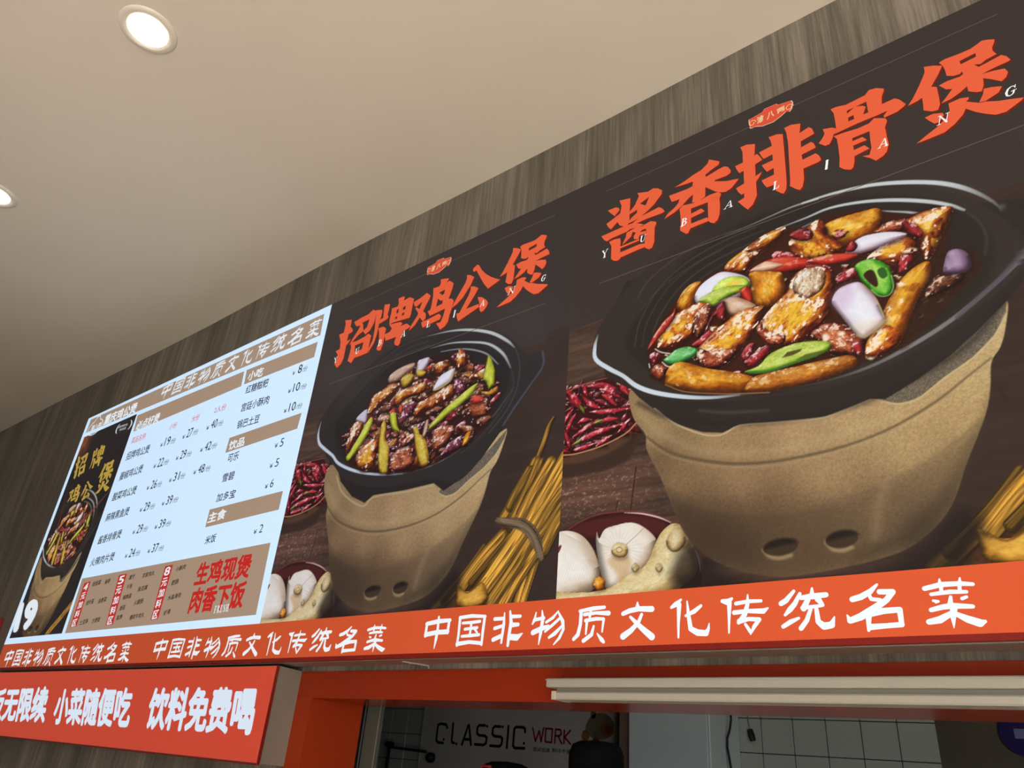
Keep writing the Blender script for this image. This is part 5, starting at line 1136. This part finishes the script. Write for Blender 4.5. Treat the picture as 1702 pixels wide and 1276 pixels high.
# ------------------------------------------------------------------ batten fitting across the hatch header
def bz(py, px=1000, Y=2.3): return P(px, py, Y)[2]
bx0 = P(908, 1127, 2.3)[0]; bx0b = P(918, 1150, 2.3)[0]; bx1 = 1.9 * S + .3; yb = 2.3 * S
bt = empty('batten_light', (bx0, yb, uz(.27)), 'long pale switched-off batten light across the orange header', 'light')
m = MB(); m.box(bx0, bx1, yb, YW - .004, uz(.277), uz(.307), .0015); m.box(bx0, bx1, yb - .003, yb + .004, uz(.300), uz(.303)); m.obj('housing', WHITEP, bt)
m = MB(); m.box(bx0b, bx1, yb + .018, YW - .004, uz(.262), uz(.277)); tag(m.obj('recess_channel', surf('grey_channel', (150, 144, 132), .5, .3), bt), 'grey recessed channel')
m = MB(); m.box(bx0b, bx1, yb - .002, YW - .006, uz(.2365), uz(.262), .003); m.obj('diffuser', surf('frosted_diffuser', (160, 156, 144), .45, .4), bt)
m = MB(); m.box(bx0b + .0, bx0b + .012, yb - .004, YW - .006, uz(.2355), uz(.264), .001); m.obj('end_cap', surf('cap_grey', (176, 168, 150), .5, .3), bt)

# ------------------------------------------------------------------ inside the kitchen
def KP(px, py, Y=6.5): return P(px, py, Y)
# dark sliding window post behind the left jamb
ps = empty('window_post', (HX0 - .02, YB + .05, 1.02), 'dark grey metal window post behind the left orange jamb', 'window post')
a = P(608, 1200, 2.78)[0]; b2 = P(632, 1200, 2.78)[0]
m = MB(); m.box(a - .03, a + .006, 2.76 * S, 2.80 * S, 1.02, 2.9, .002); m.obj('edge_rail', DARK, ps)
m = MB(); m.box(a + .006, b2, 2.77 * S, 2.80 * S, 1.02, 2.9, .002); m.obj('post', surf('dark_olive_metal', (74, 74, 66), .5, .4), ps)
# wall sheet with CLASSIC WORK
px0 = KP(712, 1200)[0]; px1 = KP(1027, 1200)[0]; ys = 6.44 * S
ps_ = empty('wall_sheet', (px0, ys, 1.2), 'white sheet with large CLASSIC WORK lettering on the kitchen wall', 'poster')
m = MB(); m.box(px0, px1, ys, YK, 1.1, 2.6, .003); sheet = m.obj('sheet', surf('satin_white_sheet', (176, 172, 168), .3, .5, noise=.02, scale=2), ps_)
m = MB(); m.box(px0 - .012, px0, ys - .01, YK, 1.1, 2.6, .002); m.obj('edge_strip', surf('pale_edge_strip', (150, 146, 134), .5, .4), ps_); m = MB(); m.box(px1, px1 + .012, ys - .01, YK, 1.1, 2.6, .002); m.obj('edge_strip', surf('pale_edge_strip', (150, 146, 134), .5, .4), ps_)
K4 = crop(740, 1160, 5.319)
def seg_text(name, mat, strokes, wpx, parent, label=None):
    ik = Ink(6.44, 1.5)
    for st in strokes:
        q = [PX(*p, 6.44) for p in K4(st)]; w_ = wpx / 5.319 / F * 6.44 * S * 1.22; ik.stroke(q, [w_] * len(q), 8)
    return ik.obj(name, mat, parent, label)
BL = surf('black_print', (14, 14, 14), .4, .3); MR = surf('maroon_print', (124, 16, 56), .4, .3)
seg_text('black_lettering', BL, [[(20,262),(8,232),(-40,225),(-62,238),(-75,330),(-78,372),(-62,392),(-18,396)],[(-12,362),(-14,366)],
    [(72,222),(58,370),(62,392),(80,396)],[(98,402),(100,404)],[(148,410),(205,240),(212,240),(228,412)],[(165,362),(220,366)],
    [(352,242),(300,240),(285,262),(282,312),(300,328),(350,332),(368,350),(360,398),(340,414),(262,408)],[(370,246),(372,248)],
    [(490,252),(440,248),(422,268),(418,318),(436,336),(490,340),(506,360),(498,408),(480,426),(398,420)],[(508,252),(510,254)],
    [(560,246),(545,440)],[(708,300),(706,268),(690,258),(630,254),(612,270),(600,420),(614,440),(700,444)],[(696,398),(698,400)]], 22, sheet, 'black stencil letters')
seg_text('maroon_lettering', MR, [[(775,265),(798,380),(832,290),(848,384),(872,262)],[(890,268),(885,385),(940,392),(948,272),(890,268)],[(968,398),(978,275),(1020,280),(1026,318),(1010,334),(976,332)],[(1000,336),(1030,402)],[(1050,400),(1054,285)],[(1108,285),(1056,345),(1108,405)]], 15, sheet, 'dark red letters')
ik = Ink(6.44, 1.5); text(ik, '尝试低度', *K4([(776,468),(925,482)]), h=38 / 5.319, bold=.01); text(ik, '制冷不变', *K4([(945,478),(1110,495)]), h=38 / 5.319, bold=.01); ik.obj('small_lettering', BL, sheet)
# food picture printed at the right of the sheet
ik = Ink(6.44, 1.2)
def blob(ik, cx_, cy_, rx, ry, n=18, ph=0):
    ik.poly(K4([(cx_ + rx * math.cos(t) * (1 + .08 * math.sin(3 * t + ph)), cy_ + ry * math.sin(t)) for t in np.linspace(0, 2 * math.pi, n + 1)[:-1]]))
blob(ik, 1370, 250, 130, 120); blob(ik, 1310, 140, 24, 40); ik.obj('ochre_print', surf('ochre_print', (104, 98, 78), .4, .3, noise=.25, scale=14), sheet)
ik = Ink(6.44, 2); blob(ik, 1430, 280, 60, 60, ph=2); blob(ik, 1240, 330, 34, 50); ik.obj('amber_print', surf('amber_print', (116, 84, 44), .4, .3, noise=.3, scale=20), sheet, None, True)
ik = Ink(6.44, 2.5); blob(ik, 1440, 276, 34, 36, ph=1); blob(ik, 1330, 370, 30, 20); ik.obj('dark_print', surf('dark_print', (110, 50, 20), .3, .5), sheet, None, True)
# tall pale cabinet and its post
cx0 = P(1045, 1200, 5.9)[0]; cx1 = P(1166, 1200, 5.9)[0]
fz = empty('tall_cabinet', (cx0, 5.9 * S, 0), 'tall pale grey steel cabinet beside the white tiles', 'cabinet')
m = MB(); m.box(cx0, cx1 + .03, 5.95 * S, YK - .002, 0, 2.35, .004); m.obj('body', surf('pale_enamel', (196, 206, 206), .35, .4, noise=.03, scale=2), fz)
m = MB(); m.box(cx0, cx1 + .03, 5.9 * S, 5.94 * S, .1, 2.33, .004); m.obj('door', surf('pale_enamel_door', (186, 198, 200), .35, .4, noise=.03, scale=2), fz)
q0 = P(1029, 1200, 5.95)[0]
tag(MB().box(q0, cx0 - .004, 5.95 * S, YK, 0, 2.6, .003).obj('trim_1', surf('brown_post', (104, 88, 76), .6, .3, noise=.1, scale=4)), kind='structure')
# pipe rack on the left tiles
rk = empty('pipe_rack', tuple(KP(648, 1276)), 'black square tube rack in front of the tiles at the left of the hatch', 'rack')
yr = 6.2
for a_, b_ in (((648, 1232), (634, 1340)), ((648, 1241), (708, 1249))):
    m = MB(); m.tube([P(*a_, yr), P(*b_, yr)], .013, 4); m.obj('bar', DARK, rk)
MB().tube([P(643, 1236, yr), P(652, 1237, yr)], .02, 8).obj('cap', BLACK, rk)
c = P(718, 1259, 6.4); m = MB(); m.tube([c + [0, -.05, 0], c + [0, -.03, 0], c], [.02, .034, .034], 20)
tag(m.obj('extractor_disc', BLACK, None, False), 'round black disc on the kitchen wall below the CLASSIC lettering', 'disc')
# hanging cable and small clip
cp = [P(x, y, 6.2) for x, y in ((1214, 1180), (1215, 1196), (1213, 1212), (1209, 1226), (1209, 1242), (1212, 1258), (1215, 1276), (1216, 1330))]
m = MB(); m.tube(cp, .0065, 8); tag(m.obj('power_cable', BLACK, None, True), 'black cable hanging in front of the white tiles', 'cable')
cl = empty('hanging_clip', tuple(P(1247, 1215, 6.3)), 'small black clip hanging on the tiles right of the cable', 'clip')
m = MB(); m.tube([P(1246, 1212, 6.48), P(1249, 1222, 6.48), P(1252, 1231, 6.48)], [.016, .019, .016], 8); m.obj('clip_body', BLACK, cl)
m = MB(); m.tube([P(1246, 1212, 6.495), P(1243, 1196, 6.495), P(1243, 1184, 6.495)], .003, 5); m.obj('string', surf('grey_string', (110, 108, 100), .7, .2), cl)
# blue round sign on the passage wall
yb2 = (YK + .9) / S
c = P(1702, 1218, yb2 - .02); rr = 27 / F * (YK + .9) * 1.02
bs = empty('round_blue_sign', tuple(c), 'round dark blue sign with a white square on the passage wall', 'sign')
m = MB(); m.tube([c + [0, -.012, 0], c + [0, .012, 0]], rr, 40); m.obj('disc', surf('deep_blue_print', (40, 28, 112), .4, .4), bs)
m = MB(); m.box(c[0] - .045, c[0] + .02, c[1] - .016, c[1] - .012, c[2] - .03, c[2] + .02); m.obj('white_square', surf('pale_blue_print', (150, 150, 210), .4, .4), bs)

# ------------------------------------------------------------------ people behind the hatch
SKIN = surf('skin', (196, 146, 116), .5, .4, noise=.04, scale=12); HAIR = surf('black_hair', (20, 17, 16), .5, .4, noise=.2, scale=40, stretch=(1, 1, .2))
CAPM = surf('black_cotton_cap', (9, 9, 10), .9, .15, noise=.1, scale=60); SHIRT = surf('black_work_shirt', (22, 22, 24), .85, .2, noise=.1, scale=20)
REDP = surf('red_cap_print', (150, 40, 46), .6, .3)
def person(x, y, top, turn, label, capred=False):
    """standing cook, facing along turn (radians, 0 = towards the hatch)"""
    k = top / 1.76; t = empty('person', (x, y, 0), label, 'person', None)
    def W(p):
        a, b_ = p[0] * k, p[1] * k; return (x + a * math.cos(turn) - b_ * math.sin(turn), y + a * math.sin(turn) + b_ * math.cos(turn), p[2] * k)
    bm = bmesh.new(); vs = {}; 
    J = {'pel': ((0, 0, .95), (.15, .11)), 'wai': ((0, 0, 1.10), (.14, .10)), 'che': ((0, .01, 1.30), (.165, .11)), 'nb': ((0, .01, 1.44), (.09, .075)), 'ne': ((0, 0, 1.50), (.055, .055)), 'hd': ((0, -.01, 1.56), (.068, .075)), 'h2': ((0, -.012, 1.63), (.078, .092)), 'h3': ((0, -.005, 1.70), (.07, .085))}
    for sx, n in ((-1, 'l'), (1, 'r')):
        J.update({'sh' + n: ((.18 * sx, .01, 1.41), (.06, .06)), 'el' + n: ((.24 * sx, 0, 1.14), (.042, .042)), 'wr' + n: ((.22 * sx, -.2, 1.04), (.028, .03)), 'pa' + n: ((.21 * sx, -.27, 1.03), (.036, .02)),
                  'hi' + n: ((.09 * sx, 0, .90), (.09, .09)), 'kn' + n: ((.10 * sx, -.01, .50), (.058, .058)), 'an' + n: ((.10 * sx, .02, .09), (.038, .04)), 'to' + n: ((.11 * sx, -.15, .04), (.04, .03))})
        for i, (dx, L) in enumerate(((-.03, .055), (-.01, .07), (.01, .075), (.03, .065))):
            J['f%d' % i + n] = ((.21 * sx + dx, -.30, 1.03), (.010, .010)); J['g%d' % i + n] = ((.21 * sx + dx, -.30 - L * .6, 1.015), (.009, .009)); J['e%d' % i + n] = ((.21 * sx + dx, -.30 - L, .99), (.007, .007))
        J['tb' + n] = ((.21 * sx - .05 * sx, -.26, 1.02), (.011, .011)); J['tt' + n] = ((.21 * sx - .07 * sx, -.30, 1.0), (.009, .009))
    names = list(J); E_ = [('pel', 'wai'), ('wai', 'che'), ('che', 'nb'), ('nb', 'ne'), ('ne', 'hd'), ('hd', 'h2'), ('h2', 'h3')]
    for n in 'lr':
        E_ += [('che', 'sh' + n), ('sh' + n, 'el' + n), ('el' + n, 'wr' + n), ('wr' + n, 'pa' + n), ('pel', 'hi' + n), ('hi' + n, 'kn' + n), ('kn' + n, 'an' + n), ('an' + n, 'to' + n), ('wr' + n, 'tb' + n), ('tb' + n, 'tt' + n)]
        for i in range(4): E_ += [('pa' + n, 'f%d' % i + n), ('f%d' % i + n, 'g%d' % i + n), ('g%d' % i + n, 'e%d' % i + n)]
    me = bpy.data.meshes.new('body'); me.from_pydata([W(J[n][0]) for n in names], [(names.index(a), names.index(b_)) for a, b_ in E_], [])
    o = bpy.data.objects.new('body', me); COL.objects.link(o)
    sk = o.modifiers.new('skin', 'SKIN'); sk.use_smooth_shade = True
    for i, n in enumerate(names): me.skin_vertices[0].data[i].radius = (J[n][1][0] * k, J[n][1][1] * k)
    me.skin_vertices[0].data[0].use_root = True
    o.modifiers.new('sub', 'SUBSURF').levels = 1
    dg = bpy.context.evaluated_depsgraph_get(); dg.update(); m2 = bpy.data.meshes.new_from_object(o.evaluated_get(dg), depsgraph=dg)
    bpy.data.objects.remove(o); m2.materials.clear(); m2.materials.append(SKIN); m2.materials.append(SHIRT)
    for p in m2.polygons:
        z = p.center.z / k; r = math.hypot(p.center.x - x, p.center.y - y) / k
        p.material_index = 0 if (z > 1.475 and r < .12) or (r > .16 and z < 1.12 and z > .95) else 1
    b = bpy.data.objects.new('body', m2); COL.objects.link(b); b.parent = t; b.location = (-x, -y, 0)
    # face
    for sx in (-1, 1):
        m = MB(); 
        e = W((.032 * sx, -.098, 1.635)); m.lathe(e, [(.0001, .008 * k), (.008 * k, .004 * k), (.010 * k, 0), (.008 * k, -.004 * k), (.0001, -.008 * k)], 10); m.obj('eye', BLACK, t, True)
        m = MB(); m.tube([W((.078 * sx, .0, 1.655)), W((.088 * sx, .008, 1.64)), W((.078 * sx, .0, 1.60))], [.010 * k, .014 * k, .009 * k], 8); m.obj('ear', SKIN, t, True)
    MB().tube([W((0, -.10, 1.645)), W((0, -.115, 1.615)), W((0, -.112, 1.60))], [.008 * k, .013 * k, .014 * k], 8).obj('nose', SKIN, t, True)
    MB().tube([W((-.022, -.094, 1.572)), W((0, -.100, 1.570)), W((.022, -.094, 1.572))], [.003 * k, .006 * k, .003 * k], 6).obj('mouth', REDP, t, True)
    # hair and flat-topped cap
    rings = []; n = 28
    def dome(prof, dy=0.0):
        m = MB(); v = [W((r * .80 * math.cos(a), dy + r * math.sin(a), z)) for r, z in prof for a in np.linspace(0, 2 * math.pi, n + 1)[:-1]]
        f = [(i * n + q, i * n + (q + 1) % n, (i + 1) * n + (q + 1) % n, (i + 1) * n + q) for i in range(len(prof) - 1) for q in range(n)]; return m.add(v, f)
    dome([(.095, 1.56), (.108, 1.60), (.112, 1.66), (.108, 1.70)], .014).obj('hair', HAIR, t, True)
    cp_ = dome([(.122, 1.655), (.124, 1.69), (.122, 1.72), (.108, 1.745), (.075, 1.757), (.0001, 1.762)]).obj('cap', CAPM, t, True)
    v = []; 
    for i in range(13):
        a = math.pi + i * math.pi / 12; c_, s_ = math.cos(a), math.sin(a)
        v += [W((.096 * c_, .118 * s_, 1.662)), W((.092 * c_, -.03 + .175 * s_, 1.645)), W((.096 * c_, .118 * s_, 1.668)), W((.092 * c_, -.03 + .175 * s_, 1.650))]
    f = []
    for i in range(12): a = i * 4; f += [(a, a + 1, a + 5, a + 4), (a + 2, a + 6, a + 7, a + 3), (a + 1, a + 3, a + 7, a + 5)]
    mesh_obj('cap_brim', v, f, CAPM, cp_, True)
    if capred:
        MB().tube([W((-.03, -.124, 1.735)), W((0, -.128, 1.736)), W((.03, -.124, 1.735))], .006 * k, 6).obj('cap_print', REDP, cp_, True)
h1 = P(988, 1231, 3.6)
person(h1[0] + .01, 3.6 * S, h1[2] , .6, 'person in a black cap behind the hatch, in front of the food picture')
h2 = P(842, 1266, 4.0)
person(h2[0], 4.0 * S, h2[2], -.1, 'person in a dark cap with red print, mostly hidden below the hatch', True)

bpy.data.objects.remove(_to)
